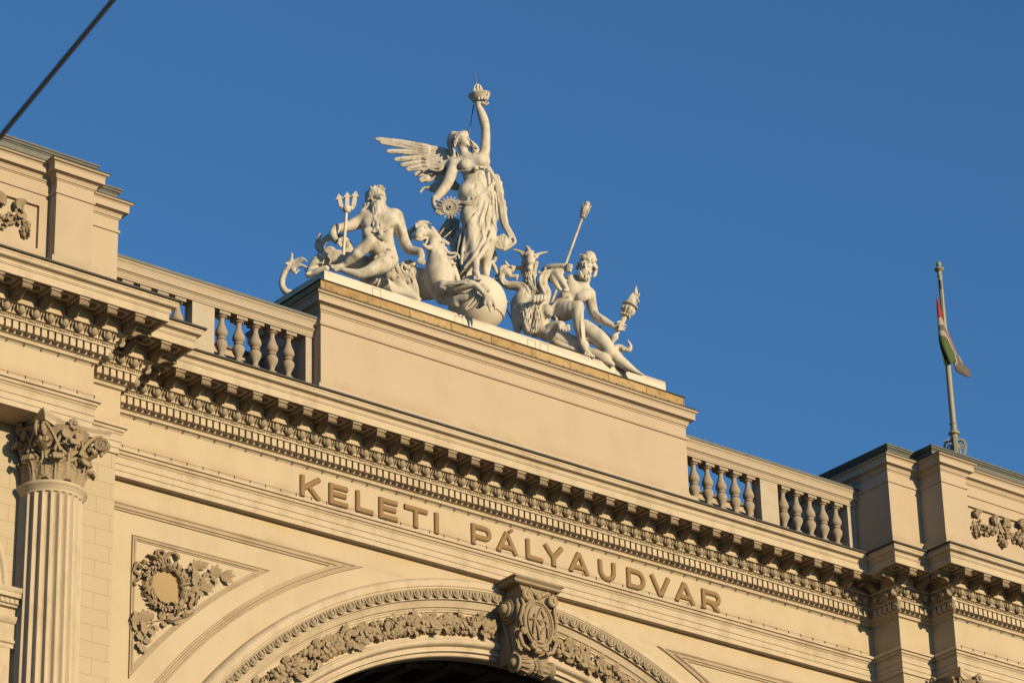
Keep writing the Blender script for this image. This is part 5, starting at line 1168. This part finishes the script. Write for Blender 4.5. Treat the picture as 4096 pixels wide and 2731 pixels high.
for q in ([(50, 720), (100, 850), (190, 980)], [(120, 700), (170, 820), (250, 950)], [(200, 760), (280, 880), (330, 1030)], [(0, 850), (110, 970), (240, 1060)]): t.groove([(a, b, -.06, 15) for a, b in q], .014)
t.mesh('cloth', M['marble'], TH)

# ================================================================== seated man with trident
s = Sculpt(FN, 1370, 1150, .85)
TM = thing('trident_man_statue', tuple(s.at(1380, 1160, 0)), 'stone statue of a seated long-bearded man with his hand on a trident, leftmost figure', 'statue')
s.c([(1285, 500, .04, 185), (1330, 500, .04, 185)], .08, fl=.75); s.c([(1290, 620, .02, 195), (1295, 740, .02, 190), (1340, 860, .02, 165), (1385, 950, .02, 145)], .08, fl=.75)
s.c([(1140, 480, .02, 85)], .06); s.c([(1490, 460, .02, 98)], .06)
s.c([(1195, 525, -.175, 88), (1150, 510, -.13, 78)], .09, fl=.5); s.c([(1430, 500, -.175, 96), (1375, 515, -.18, 92)], .09, fl=.5)
for q in ((1150, 640), (1180, 690), (1200, 640), (1430, 650), (1410, 700), (1320, 700), (1390, 740)): s.c([(*q, -.225, 40)], .04, fl=.5)
s.f([(1210, 430, -.12, 16), (1300, 420, -.14, 16), (1420, 400, -.12, 20), (1490, 400, -.06, 22)], .04)
# head in profile to the right
s.c([(1260, 400, .0, 80), (1260, 320, .0, 70)], .05); s.c([(1250, 180, .03, 92), (1285, 190, 0, 84)], .04); s.c([(1325, 205, -.03, 62), (1335, 240, -.04, 54)], .04)
s.c([(1355, 165, -.05, 30), (1368, 178, -.05, 18)], .02); s.c([(1368, 195, -.05, 12), (1384, 236, -.05, 15), (1374, 246, -.05, 14)], .014); s.c([(1345, 197, -.12, 11)], .01, sub=True); s.c([(1368, 197, -.10, 8)], .008, sub=True); s.f([(1310, 186, -.12, 8), (1345, 180, -.13, 9), (1372, 184, -.08, 8)], .01); s.c([(1332, 232, -.11, 24)], .02); s.c([(1345, 200, -.10, 8)], .006)
s.c([(1352, 272, -.06, 20), (1384, 268, -.05, 10)], .02); s.c([(1378, 292, -.06, 11)], .008, sub=True); s.c([(1360, 325, -.06, 30)], .02)
# beard
s.c([(1330, 300, -.05, 52), (1310, 380, -.10, 58), (1300, 470, -.16, 50), (1280, 560, -.20, 38)], .03)
s.locks([(1300, 270, -.10, 1), (1280, 360, -.16, 1), (1270, 460, -.21, 1), (1275, 560, -.25, 1), (1245, 660, -.24, 1)], 5, 44, 17, 21, 12, FN, 0)
s.locks([(1350, 290, -.08, 1), (1350, 380, -.14, 1), (1330, 480, -.20, 1), (1320, 590, -.24, 1), (1330, 690, -.24, 1)], 4, 34, 15, 22, 11, FN, 0)
s.locks([(1370, 310, -.06, 1), (1385, 370, -.08, 1), (1395, 410, -.08, 1)], 2, 12, 12, 23, 6, FN, 0)
# hair and leaf crown
s.locks([(1310, 140, -.06, 1), (1250, 150, -.06, 1), (1200, 200, -.03, 1), (1180, 270, 0, 1), (1130, 350, .02, 1), (1085, 410, .02, 1)], 6, 34, 19, 24, 9, FN, 0)
s.c([(1170, 180, .06, 42), (1165, 270, .06, 40), (1130, 340, .06, 32), (1090, 400, .06, 16)], .03); s.c([(1215, 240, -.09, 20)], .012)
for i, (a, b, e, f_) in enumerate(((1215, 120, 1190, 75), (1245, 105, 1250, 62), (1280, 100, 1290, 68), (1310, 95, 1325, 58), (1340, 100, 1352, 76), (1360, 120, 1382, 112), (1225, 140, 1250, 110), (1270, 130, 1300, 105), (1300, 140, 1335, 125), (1340, 135, 1375, 150), (1250, 160, 1225, 130))): s.c([(a, b, -.06 + .01 * (i % 3), 22), (a * .35 + e * .65, b * .35 + f_ * .65, -.08 + .02 * (i % 3), 15)], .012)
# arm holding the trident
s.c([(1120, 480, .0, 84), (1040, 530, -.04, 78), (960, 570, -.08, 72), (850, 600, -.14, 60), (770, 610, -.18, 52)], .05); s.c([(760, 615, -.18, 52), (728, 680, -.24, 54), (745, 740, -.30, 44), (775, 770, -.33, 36)], .04)
s.c([(790, 775, -.34, 38), (825, 785, -.36, 36)], .02, fl=.7)
for i, q in enumerate(([(800, 745), (850, 735), (900, 755)], [(800, 765), (840, 765), (890, 765)], [(800, 790), (830, 800), (835, 830)], [(785, 800), (812, 815), (818, 838)])): s.c([(a, b, -.40, 16 - 2 * j) for j, (a, b) in enumerate(q)], .010)
# arm resting on the sea horse
s.c([(1510, 470, .0, 100), (1560, 590, .0, 82), (1605, 720, -.02, 68), (1650, 830, -.04, 68), (1700, 880, -.08, 60), (1770, 890, -.14, 52), (1820, 890, -.18, 40)], .05)
s.c([(1830, 920, -.20, 42), (1835, 960, -.22, 44)], .02, fl=.7); s.f([(1560, 560, -.10, 20), (1600, 680, -.10, 24)], .04)
for a, b in ((1795, 1040), (1820, 1055), (1848, 1062), (1872, 1050)): s.c([((a + 1835) / 2, 985, -.25, 17), (a, b - 30, -.26, 15), (a, b, -.25, 12)], .008)
# raised knee
s.c([(1350, 930, -.05, 110), (1270, 850, -.30, 95), (1200, 780, -.45, 76)], .06); s.c([(1195, 775, -.45, 78), (1130, 840, -.45, 74), (1060, 900, -.42, 74), (960, 990, -.38, 60), (870, 1060, -.34, 40), (830, 1085, -.34, 36)], .05); s.c([(1185, 745, -.50, 46)], .04)
s.f([(1140, 800, -.52, 14), (1020, 900, -.50, 14), (900, 1020, -.42, 12)], .04); s.c([(1020, 930, -.46, 50)], .05)
s.c([(820, 1090, -.35, 36), (760, 1095, -.38, 32), (725, 1110, -.40, 26)], .03)
for i in range(5): s.c([(735 + 2 * i, 1072 + 14 * i, -.40, 13), (700 + 9 * i, 1078 + 14 * i, -.42, 12 if i else 16)], .006)
# lying leg
s.c([(1420, 1000, -.06, 125), (1350, 1060, -.22, 108), (1250, 1110, -.36, 88), (1170, 1150, -.42, 72), (1050, 1180, -.44, 62), (930, 1155, -.44, 46), (850, 1130, -.44, 34), (800, 1120, -.43, 30)], .05); s.c([(1470, 1020, .0, 60)], .05)
s.c([(790, 1125, -.43, 30), (755, 1130, -.44, 26)], .02)
# loin cloth
s.f([(1270, 780, -.22, 16), (1300, 830, -.26, 24), (1360, 890, -.28, 24), (1430, 930, -.26, 24), (1480, 950, -.15, 22)], .02)
for q in ([(1265, 830), (1290, 900), (1250, 990)], [(1290, 860), (1340, 920), (1410, 960), (1480, 965)], [(1280, 800), (1360, 840), (1450, 880)], [(1300, 930), (1360, 960), (1420, 985)]): s.f([(a, b, -.28, 13) for a, b in q], .012)
s.mesh('bearded_man', M['marble'], TM)
# rock and serpent coils behind him
t = Sculpt(FN, 1370, 1150, .85); t.D0 = s.D0
TS = thing('serpent_tail_statue', tuple(t.at(600, 1100, .1)), 'stone fish tail coiling over rocks at the left end of the plinth', 'statue')
t.c([(430, 1180, -.05, 46), (480, 1110, .0, 70), (560, 1010, .05, 84), (680, 990, .05, 92), (800, 1010, .05, 90), (950, 1040, .05, 90), (1100, 1060, .1, 110), (1300, 1080, .15, 120)], .06)
t.c([(420, 1200, -.1, 30), (520, 1150, -.15, 44), (640, 1110, -.2, 40)], .05)
t.c([(640, 930, .05, 52), (760, 940, .02, 66), (860, 950, .0, 66), (920, 900, .02, 62), (925, 840, .05, 54), (890, 770, .08, 46), (800, 710, .10, 42), (700, 715, .08, 42), (620, 760, .05, 38), (590, 830, .03, 32), (600, 900, .0, 26), (632, 970, -.02, 16)], .03)
t.c([(545, 780, .0, 26), (520, 830, .0, 22), (560, 890, .0, 26), (600, 900, .0, 20)], .02); t.c([(565, 690, .0, 24), (545, 740, .0, 28), (530, 800, .0, 26), (545, 870, .0, 20)], .02, fl=.7)
t.f([(640, 870, .0, 20), (700, 855, .0, 26), (750, 880, .0, 16)], .02)
for q in ([(560, 940), (620, 980), (600, 1040)], [(480, 1060), (560, 1040), (640, 1060)], [(640, 960), (700, 1000), (680, 1060)], [(430, 1130), (500, 1120), (560, 1160)], [(450, 1190), (560, 1150), (700, 1120)]): t.f([(a, b, -.10, 12) for a, b in q], .02)
t.c([(480, 1140, -.1, 20), (400, 1180, -.2, 20)], .02)
t.mesh('coiled_tail', M['marble'], TS)
t = Sculpt(FN, 1370, 1150, .85); t.D0 = s.D0 + .05
TS = thing('tail_fluke_statue', tuple(t.at(150, 1400, 0)), 'upright stone tail ending in a leafy fluke at the far left of the plinth', 'statue')
t.f([(190, 1420, .05, 44), (130, 1395, .05, 42), (92, 1330, .05, 38), (92, 1250, .05, 37), (120, 1170, .03, 36), (165, 1110, .02, 32)], .04)
t.c([(165, 1100, 0, 34), (200, 1060, 0, 44), (235, 1100, 0, 40)], .03, fl=.6)
for q, w_ in (([(185, 1050), (205, 990), (212, 925)], 26), ([(190, 1060), (150, 1050), (135, 1040)], 20), ([(230, 1030), (300, 990), (350, 985), (392, 1018)], 24), ([(240, 1060), (300, 1030), (340, 1010)], 26), ([(250, 1090), (330, 1070), (400, 1100)], 26), ([(230, 1110), (250, 1160), (300, 1130)], 26), ([(220, 1130), (250, 1165), (255, 1170)], 20)):
    t.f([(a, b, -.02 - .03 * i, w_ * (1 - .6 * i / len(q))) for i, (a, b) in enumerate(q)], .02, fl=.55)
t.mesh('fluke', M['marble'], TS, h=.011)
g_ = MB(); g_.tube([t.at(378, 1105, -.05), t.at(398, 1210, -.05)], .010, 6); g_.build('support_rod', M['rod'], TS)
# trident
T = thing('trident', tuple(s.at(858, 940, -.40)), 'smooth white trident with three barbed arrow points, in the left seated man\'s hand', 'trident')
g_ = MB(); g_.tube([s.at(856, 945, -.40), s.at(900, 350, -.40)], [.030, .026], 14); g_.build('shaft', M['plinth'], T, 40)
cc = s.at(902, 352, -.40); up_ = s.at(900, 350, -.40) - s.at(856, 945, -.40); up_ /= np.linalg.norm(up_)
g_ = MB(); g_.lathe([(.03, -.10), (.055, -.085), (.075, -.05), (.078, -.01), (.07, .02), (.045, .03), (.03, .05)], cc, tuple(up_), 20); g_.build('socket', M['plinth'], T, 40)
def prong(base, tip, bend=None):
    g_ = MB(); b0 = s.at(*base, -.40); t0 = s.at(*tip, -.40); d = t0 - b0; L = np.linalg.norm(d); d /= L; sd = np.cross(d, FWD); sd /= np.linalg.norm(sd); n_ = np.cross(sd, d); k = .036; th = n_ * .035
    hd = .105
    poly = [b0 - sd * k, b0 + d * (L - hd) - sd * k, b0 + d * (L - hd - .015) - sd * .074, b0 + d * L, b0 + d * (L - hd - .015) + sd * .074, b0 + d * (L - hd) + sd * k, b0 + sd * k]
    g_.poly([p - th for p in poly], th * 2)
    if bend is not None: e = s.at(*bend, -.40); g_.tube([b0, b0 * .6 + e * .4 - UPV * .02, e], [.040, .042, .040], 8)
    g_.build('prong', M['plinth'], T, 30)
prong((908, 345), (908, 158)); prong((836, 340), (798, 182), (890, 372)); prong((985, 330), (1018, 146), (915, 366))

# ================================================================== three-headed beast
s = Sculpt(FD, 720, 1260, .95)
TD = thing('three_headed_beast_statue', tuple(s.at(720, 1280, 0)), 'stone statue of a crouching three-headed horned beast with lion paws, right of the globe', 'statue')
s.c([(560, 860, .02, 130), (600, 1000, .04, 140), (660, 1150, .04, 140), (740, 1240, .04, 120)], .08); s.c([(760, 900, .02, 140), (800, 1050, .0, 150), (800, 1180, .0, 130)], .08); s.c([(480, 880, .06, 90), (470, 1050, .06, 80), (480, 1200, .04, 60), (490, 1260, .0, 50)], .06)
s.c([(900, 975, -.12, 84), (920, 1020, -.16, 66)], .05); s.c([(945, 1045, -.24, 16)], .015); s.c([(590, 950, -.1, 80), (560, 1000, -.1, 60)], .05); s.c([(550, 1035, -.18, 14)], .012)
# left head
s.c([(560, 820, .02, 110), (570, 700, .02, 82), (470, 640, .02, 66), (350, 630, .02, 58), (275, 570, .02, 52), (262, 500, .02, 50), (300, 450, .0, 52)], .05)
s.f([(640, 840, -.06, 22), (650, 740, -.08, 24), (600, 640, -.08, 22), (520, 600, -.06, 18), (400, 610, -.05, 14), (300, 620, -.05, 12), (255, 560, -.05, 10)], .014)
s.groove([(570, 800, -.12, 9), (590, 710, -.12, 9), (540, 650, -.1, 8)], .02)
s.c([(345, 440, .0, 62), (390, 420, .0, 50)], .04); s.c([(420, 405, .0, 36), (470, 385, .0, 28), (520, 392, .0, 30)], .03); s.c([(380, 500, .0, 38), (440, 505, .0, 24), (500, 495, .0, 24)], .03); s.c([(475, 550, .0, 14), (480, 520, .0, 16)], .012)
s.c([(410, 375, -.07, 26)], .012); s.c([(412, 375, -.12, 9)], .006, sub=True); s.c([(535, 400, -.05, 9)], .006, sub=True); s.c([(460, 455, .0, 17), (530, 440, 0, 14)], .008, sub=True)
for a_ in (410, 435, 460): s.c([(a_, 480, -.04, 7), (a_, 466, -.04, 4)], .004)
s.c([(320, 310, .0, 20), (345, 350, .0, 24), (380, 370, .0, 18)], .012); s.c([(300, 380, -.02, 38), (260, 400, -.03, 34), (258, 460, -.03, 26), (290, 500, -.03, 16)], .015, fl=.7)
s.f([(230, 470, .04, 16), (180, 510, .06, 18), (140, 560, .06, 14), (135, 600, .06, 10)], .02); s.f([(200, 560, .06, 20), (180, 640, .06, 20), (230, 700, .06, 20), (300, 820, .05, 24), (350, 880, .05, 20)], .03)
# middle head
s.c([(700, 720, .06, 90), (650, 580, .05, 92), (645, 440, .04, 92)], .06); s.c([(648, 245, .02, 92), (652, 300, -.04, 80)], .05); s.c([(655, 220, -.12, 38), (655, 280, -.18, 48), (655, 308, -.18, 44)], .02); s.c([(650, 375, -.12, 48), (650, 400, -.14, 36)], .03)
s.c([(608, 345, -.17, 27)], .010, sub=True); s.c([(698, 338, -.17, 26)], .010, sub=True); s.f([(615, 385, -.20, 8), (650, 378, -.23, 8), (690, 382, -.20, 8)], .008, sub=True)
for e in (-1, 1): s.c([(655 + e * 52, 240, -.11, 17)], .010); s.f([(655 + e * 25, 222, -.15, 10), (655 + e * 60, 205, -.12, 14), (655 + e * 85, 225, -.06, 10)], .012)
s.c([(580, 230, .0, 44), (530, 170, .0, 28), (470, 145, .0, 20), (428, 134, .0, 12)], .02, fl=.7); s.c([(740, 230, .0, 40), (770, 200, .0, 26), (840, 180, .0, 18), (905, 166, .0, 12)], .02, fl=.7)
s.c([(655, 180, -.02, 38), (640, 130, -.02, 32), (620, 102, -.02, 26)], .02); s.c([(585, 170, .02, 20), (600, 160, 0, 16)], .012); s.c([(700, 160, .0, 20)], .012)
s.locks([(575, 300, -.02, 1), (565, 400, .0, 1), (575, 500, .0, 1), (600, 580, -.02, 1)], 4, 26, 14, 31, 6, FD); s.locks([(735, 300, -.02, 1), (730, 400, .0, 1), (720, 500, -.02, 1), (740, 620, -.04, 1), (770, 720, -.05, 1)], 4, 26, 15, 32, 7, FD); s.locks([(640, 450, -.08, 1), (650, 560, -.08, 1), (690, 660, -.08, 1), (730, 750, -.08, 1)], 3, 30, 14, 33, 7, FD)
# right head
s.c([(850, 830, -.02, 90), (880, 740, -.04, 78), (850, 640, -.04, 66), (845, 560, -.04, 62), (890, 490, -.04, 56), (970, 450, -.04, 52)], .05)
s.f([(930, 430, -.10, 20), (850, 450, -.12, 22), (805, 520, -.12, 22), (800, 600, -.13, 22), (840, 690, -.14, 22), (880, 780, -.12, 20)], .014); s.groove([(900, 480, -.16, 8), (850, 560, -.17, 9), (870, 660, -.18, 9), (920, 760, -.16, 8)], .02)
for a, b in ((800, 450), (780, 440), (870, 400), (880, 390), (960, 405), (985, 400)): s.c([(a, b + 15, -.04, 16), (a - 4, b - 12, -.04, 7)], .010)
s.c([(1030, 460, -.06, 66), (1060, 510, -.08, 66), (1110, 580, -.10, 52), (1150, 640, -.10, 40), (1178, 690, -.10, 34)], .04); s.c([(995, 540, -.06, 56), (1020, 610, -.08, 46), (1060, 670, -.08, 34), (1095, 695, -.08, 22)], .03)
s.c([(1075, 595, -.16, 15), (1100, 640, -.17, 22), (1128, 690, -.16, 20)], .010, sub=True); s.c([(1085, 468, -.15, 16)], .008, sub=True); s.c([(1160, 560, -.12, 20)], .012); s.c([(1150, 705, -.12, 26), (1185, 710, -.12, 18)], .015)
s.c([(980, 500, -.10, 22), (1010, 450, -.10, 36), (1060, 420, -.10, 34), (1105, 420, -.10, 26), (1125, 460, -.1, 16)], .015, fl=.7)
# raised left paw and furry leg
s.c([(640, 1240, -.10, 86), (660, 1100, -.16, 84), (690, 980, -.20, 74), (730, 890, -.24, 66), (790, 830, -.28, 66)], .05)
for i, a in enumerate((722, 768, 818, 862)): s.c([(a + 4, 800 - 4 * i, -.34, 28), (a, 845 - 6 * i, -.38, 27)], .008); s.c([(a, 868 - 6 * i, -.40, 10)], .006)
s.locks([(640, 960, -.24, 1), (630, 1060, -.28, 1), (620, 1160, -.28, 1), (640, 1270, -.24, 1)], 5, 60, 13, 41, 8, FD); s.locks([(760, 930, -.26, 1), (770, 1040, -.26, 1), (760, 1160, -.24, 1), (730, 1290, -.2, 1)], 5, 50, 15, 42, 9, FD)
# stretched right paw
s.c([(820, 1260, -.02, 110), (920, 1290, -.08, 100), (960, 1230, -.14, 84), (1030, 1190, -.22, 66), (1090, 1190, -.28, 66)], .05); s.c([(940, 1360, .0, 60), (880, 1350, .0, 60)], .04)
for i, (a, b) in enumerate(((1080, 1230), (1120, 1245), (1160, 1255), (1198, 1245))): s.c([(a - 8, b - 46, -.32, 29), (a, b, -.37, 28)], .008); s.c([(a + 2, b + 24, -.39, 10)], .006)
s.mesh('three_headed_body', M['marble'], TD)
g_ = MB(); g_.tube([at(FH, 1550, 1250, 1.7), at(FH, 1650, 1440, 1.7)], .014, 6); o = g_.build('iron_brace', M['rod'], None, 60); tag(o, 'thin dark iron brace slanting behind the gap between globe and beast', 'brace')

# ================================================================== seated man with torch and staff
s = Sculpt(FPP, 330, 1360, .65)
TR = thing('torch_man_statue', tuple(s.at(330, 1380, 0)), 'stone statue of a seated curly-bearded man holding a staff and a torch, rightmost figure', 'statue')
s.c([(250, 760, .08, 72), (370, 860, .06, 62)], .07, fl=.85); s.c([(290, 840, .04, 92), (240, 880, .06, 100), (190, 930, .08, 100), (150, 980, .08, 90)], .07, fl=.8)
s.c([(235, 805, -.11, 54), (225, 770, -.07, 46)], .04, fl=.5); s.c([(325, 885, -.11, 52), (352, 860, -.09, 46)], .04, fl=.5); s.c([(175, 870, -.08, 36)], .05, fl=.6); s.c([(215, 905, -.14, 26), (185, 940, -.12, 24)], .04, fl=.6)
s.f([(270, 740, -.02, 12), (320, 780, -.06, 12), (370, 810, -.02, 12)], .03)
# head facing out
s.c([(330, 790, .0, 46), (350, 730, -.01, 48)], .04); s.c([(372, 590, .02, 74), (366, 620, .0, 66)], .03); s.c([(352, 610, -.07, 44), (350, 660, -.08, 44)], .03); s.c([(385, 545, .02, 60)], .03)
s.c([(351, 590, -.17, 7), (350, 622, -.20, 11)], .010)
for e, a in ((-1, 328), (1, 380)): s.c([(a, 597, -.175, 9)], .006, sub=True); s.c([(a, 598, -.145, 7)], .004); s.c([(a - 14, 588 - e * 3, -.17, 7), (a + 12, 582 + e * 2, -.17, 7)], .008); s.c([(a + 2, 620, -.145, 15)], .014)
s.c([(348, 645, -.185, 8), (330, 655, -.17, 6)], .006); s.c([(350, 645, -.185, 8), (372, 655, -.16, 6)], .006); s.c([(349, 660, -.19, 6)], .004, sub=True)
s.c([(345, 690, -.08, 52), (345, 720, -.06, 42)], .03)
rnd = random.Random(51)
for i in range(52):
    t_ = rnd.uniform(0, PI); rr = rnd.uniform(.5, 1.0); a, b = 345 + 62 * rr * math.cos(t_), 662 + 78 * rr * math.sin(t_); dd = -.20 + .10 * rr * rr
    s.c([(a, b, dd, 9), (a + rnd.uniform(-9, 9), b + 12, dd - .012, 7)], .004)
for i in range(46):
    a = rnd.uniform(305, 448); b = rnd.uniform(520, 562) + max(0, (a - 395)) * rnd.uniform(.2, 2.2); dd = -.15 + .10 * abs((a - 368) / 75) ** 2 + .03 * max(0, (545 - b) / 30)
    s.c([(a, b, dd, 11), (a + rnd.uniform(5, 14), b + rnd.uniform(2, 10), dd, 9)], .005)
s.c([(438, 620, .02, 20), (436, 690, .02, 17), (420, 710, .0, 10)], .012); s.c([(284, 600, .0, 16), (280, 640, .0, 14)], .012); 
# arm with staff
s.c([(225, 745, .04, 52), (120, 760, .16, 42), (20, 690, .16, 38), (10, 645, .06, 34), (80, 628, -.04, 32), (150, 622, -.10, 27)], .04)
s.c([(165, 628, -.12, 28), (195, 640, -.14, 30)], .02, fl=.8)
for a, b in ((236, 612), (238, 632), (228, 652), (214, 668)): s.c([(195, b - 4, -.20, 12), (225, b - 2, -.23, 10), (a, b, -.18, 8)], .006)
# arm with torch
s.c([(385, 870, .04, 56), (405, 950, .02, 46), (430, 1040, .0, 42), (470, 1075, -.03, 42), (530, 1105, -.07, 34), (590, 1138, -.10, 25)], .04); s.f([(440, 1020, -.08, 14), (500, 1070, -.12, 16)], .03)
s.c([(605, 1145, -.11, 27), (635, 1150, -.12, 28)], .02, fl=.8)
for q in ([(630, 1110), (655, 1105), (672, 1120)], [(645, 1135), (680, 1130), (705, 1135)], [(645, 1155), (680, 1152), (700, 1158)], [(640, 1175), (670, 1172), (690, 1178)]): s.c([(a, b, -.19 + .03 * j, 11 - j) for j, (a, b) in enumerate(q)], .006)
# legs
s.c([(130, 1010, .02, 100), (210, 1000, -.20, 84), (285, 975, -.34, 54)], .05); s.c([(285, 980, -.34, 54), (288, 1080, -.32, 50), (298, 1150, -.28, 50), (315, 1230, -.26, 36), (326, 1300, -.26, 26)], .04); s.c([(300, 950, -.38, 30)], .03)
s.f([(318, 1010, -.42, 7), (312, 1120, -.40, 7), (322, 1240, -.33, 6)], .02)
s.c([(328, 1305, -.26, 28), (350, 1350, -.30, 30), (385, 1385, -.34, 22)], .03)
for i in range(5): s.c([(352 + 17 * i, 1372 + 7 * i, -.35, 11), (348 + 20 * i, 1390 + 6 * i, -.38, 8)], .005)
s.c([(340, 1150, .05, 70), (400, 1200, .0, 78), (480, 1260, -.05, 74), (545, 1330, -.08, 62), (570, 1380, -.08, 50)], .06); s.c([(560, 1370, -.05, 48), (620, 1420, -.02, 52), (700, 1480, .0, 44), (780, 1530, .02, 24), (850, 1565, .04, 10)], .05)
s.c([(370, 1370, -.12, 48), (440, 1390, -.14, 50), (520, 1430, -.14, 44), (590, 1475, -.12, 20)], .05); s.c([(300, 1330, .0, 90), (200, 1290, .02, 80), (100, 1260, .02, 70)], .06)
# lap cloth
for q in ([(60, 980), (110, 930), (180, 930), (240, 940)], [(70, 1010), (110, 960), (170, 945), (230, 955)], [(100, 1090), (105, 1000), (150, 955), (210, 960)], [(90, 1060), (90, 1000), (120, 955)]): s.f([(a, b, -.16, 15) for a, b in q], .012)
for q in ([(140, 1190), (200, 1250), (280, 1300)], [(170, 1180), (230, 1250), (290, 1280)], [(120, 1170), (170, 1260), (260, 1310)]): s.f([(a, b, -.10, 16) for a, b in q], .014)
s.c([(180, 1220, -.04, 34), (260, 1290, -.06, 28)], .03); s.c([(90, 1290, -.1, 20), (200, 1330, -.15, 22), (300, 1360, -.2, 16)], .03)
s.c([(340, 1258, -.24, 12), (375, 1248, -.26, 6)], .01)
s.mesh('curly_bearded_man', M['marble'], TR)
t = Sculpt(FPP, 330, 1360, .65); t.D0 = s.D0
TS = thing('serpent_statue', tuple(t.at(640, 1400, .15)), 'stone serpent with upturned horn-like tips curling beside the right seated man\'s torch', 'statue')
t.f([(560, 1400, .05, 40), (600, 1345, .06, 36), (650, 1325, .06, 27), (700, 1345, .05, 22), (735, 1350, .05, 20), (745, 1315, .05, 16), (722, 1268, .05, 9)], .02); t.f([(610, 1390, .05, 26), (650, 1400, .08, 18), (655, 1360, .1, 14)], .02); t.c([(590, 1370, .04, 50), (640, 1430, .06, 50), (720, 1500, .06, 40)], .05)
t.f([(410, 1200, .10, 18), (450, 1185, .10, 17), (475, 1160, .10, 14), (480, 1138, .10, 8)], .02); t.c([(480, 1240, .12, 30), (530, 1235, .12, 34), (570, 1270, .12, 30)], .03)
for k in range(6): t.f([(668 + 12 * k, 1308 + 6 * k, -.02, 4), (672 + 12 * k, 1340 + 4 * k, -.06, 4), (676 + 12 * k, 1362, -.02, 4)], .006)
t.mesh('serpent_body', M['marble'], TS)
# torch
T = thing('stone_torch', tuple(s.at(565, 1325, -.12)), 'tall fluted stone torch with carved flame, leaning in the right seated man\'s hand', 'torch')
p0 = s.at(566, 1325, -.12); p1 = s.at(742, 962, -.12); ax_ = p1 - p0; L = np.linalg.norm(ax_); ax_ /= L; pm = lambda r: r / 2.1778 / 214
g_ = MB(); g_.lathe([(pm(10), 0), (pm(17), L * .05), (pm(19), L * .16), (pm(28), L * .20), (pm(32), L * .235), (pm(28), L * .27), (pm(19), L * .31), (pm(22), L * .45), (pm(25), L * .70), (pm(27), L * .73)], p0, tuple(ax_), 24); g_.build('handle', M['marble'], T, 45)
g_ = MB()
g_.lathe([(pm(26), L * .72), (pm(36), L * .735), (pm(42), L * .755), (pm(36), L * .775), (pm(30), L * .785), (pm(44), L * .82), (pm(54), L * .87), (pm(56), L * .92), (pm(50), L * .955), (pm(66), L * .97), (pm(74), L * .985), (pm(74), L), (pm(60), L * 1.01), (pm(30), L * 1.04)], p0, tuple(ax_), 28)
u_ = np.cross(ax_, FWD); u_ /= np.linalg.norm(u_); v_ = np.cross(ax_, u_)
for k in range(10):
    a = 2 * PI * k / 10; d = u_ * math.cos(a) + v_ * math.sin(a); g_.tube([p0 + ax_ * L * .79 + d * pm(32), p0 + ax_ * L * .87 + d * pm(56), p0 + ax_ * L * .94 + d * pm(54)], [pm(8), pm(14), pm(10)], 6); g_.ball(p0 + ax_ * L * .755 + d * pm(42), pm(10), 7, 5)
g_.build('cup', M['marble'], T, 45)
t = Sculpt(FPP, 330, 1360, .65); t.D0 = s.D0 - .12
t.c([(758, 930, 0, 50), (775, 890, 0, 36), (790, 850, 0, 20), (790, 800, 0, 9)], .02)
for q in ([(735, 920), (745, 885), (770, 855)], [(770, 920), (800, 900), (815, 925), (822, 930)], [(780, 900), (812, 880), (820, 860)], [(790, 860), (785, 830), (795, 800)], [(720, 930), (735, 900), (760, 880)]):
    for dd in (-.07, .05): t.f([(a, b, dd, 11 - 1.5 * j) for j, (a, b) in enumerate(q)], .008)
t.mesh('flame', M['marble'], T, h=.010)
# staff with tulip head
T = thing('tulip_staff', tuple(s.at(55, 945, .10)), 'long smooth staff with a tulip-shaped finial held by the right seated man', 'staff')
q0 = s.at(52, 950, .02); q1 = s.at(326, 195, -.20)
g_ = MB(); g_.tube([q0, q1], [pm(14), pm(12)], 12); g_.build('shaft', M['marble'], T, 40)
ax_ = q1 - q0; ax_ /= np.linalg.norm(ax_); u_ = np.cross(ax_, FWD); u_ /= np.linalg.norm(u_); v_ = np.cross(ax_, u_); S_p = pm(1)
g_ = MB(); g_.lathe([(12 * S_p, -12 * S_p), (22 * S_p, -4 * S_p), (31 * S_p, 6 * S_p), (31 * S_p, 14 * S_p), (22 * S_p, 20 * S_p), (20 * S_p, 30 * S_p), (30 * S_p, 55 * S_p), (34 * S_p, 80 * S_p), (30 * S_p, 105 * S_p), (24 * S_p, 118 * S_p), (28 * S_p, 128 * S_p), (24 * S_p, 146 * S_p), (10 * S_p, 156 * S_p)], q1, tuple(ax_), 20)
for k in range(5):
    a = 2 * PI * k / 5 + .4; d = u_ * math.cos(a) + v_ * math.sin(a); e = np.cross(ax_, d); rows = []
    for r, z, w_ in ((24, 25, 12), (34, 55, 19), (38, 85, 17), (36, 108, 11), (46, 126, 4)): c = q1 + ax_ * z * S_p + d * r * S_p; rows.append([c - e * w_ * S_p, c + d * 4 * S_p, c + e * w_ * S_p, c - d * 6 * S_p])
    g_.grid(rows, closed_v=True)
g_.build('tulip_finial', M['marble'], T, 45)
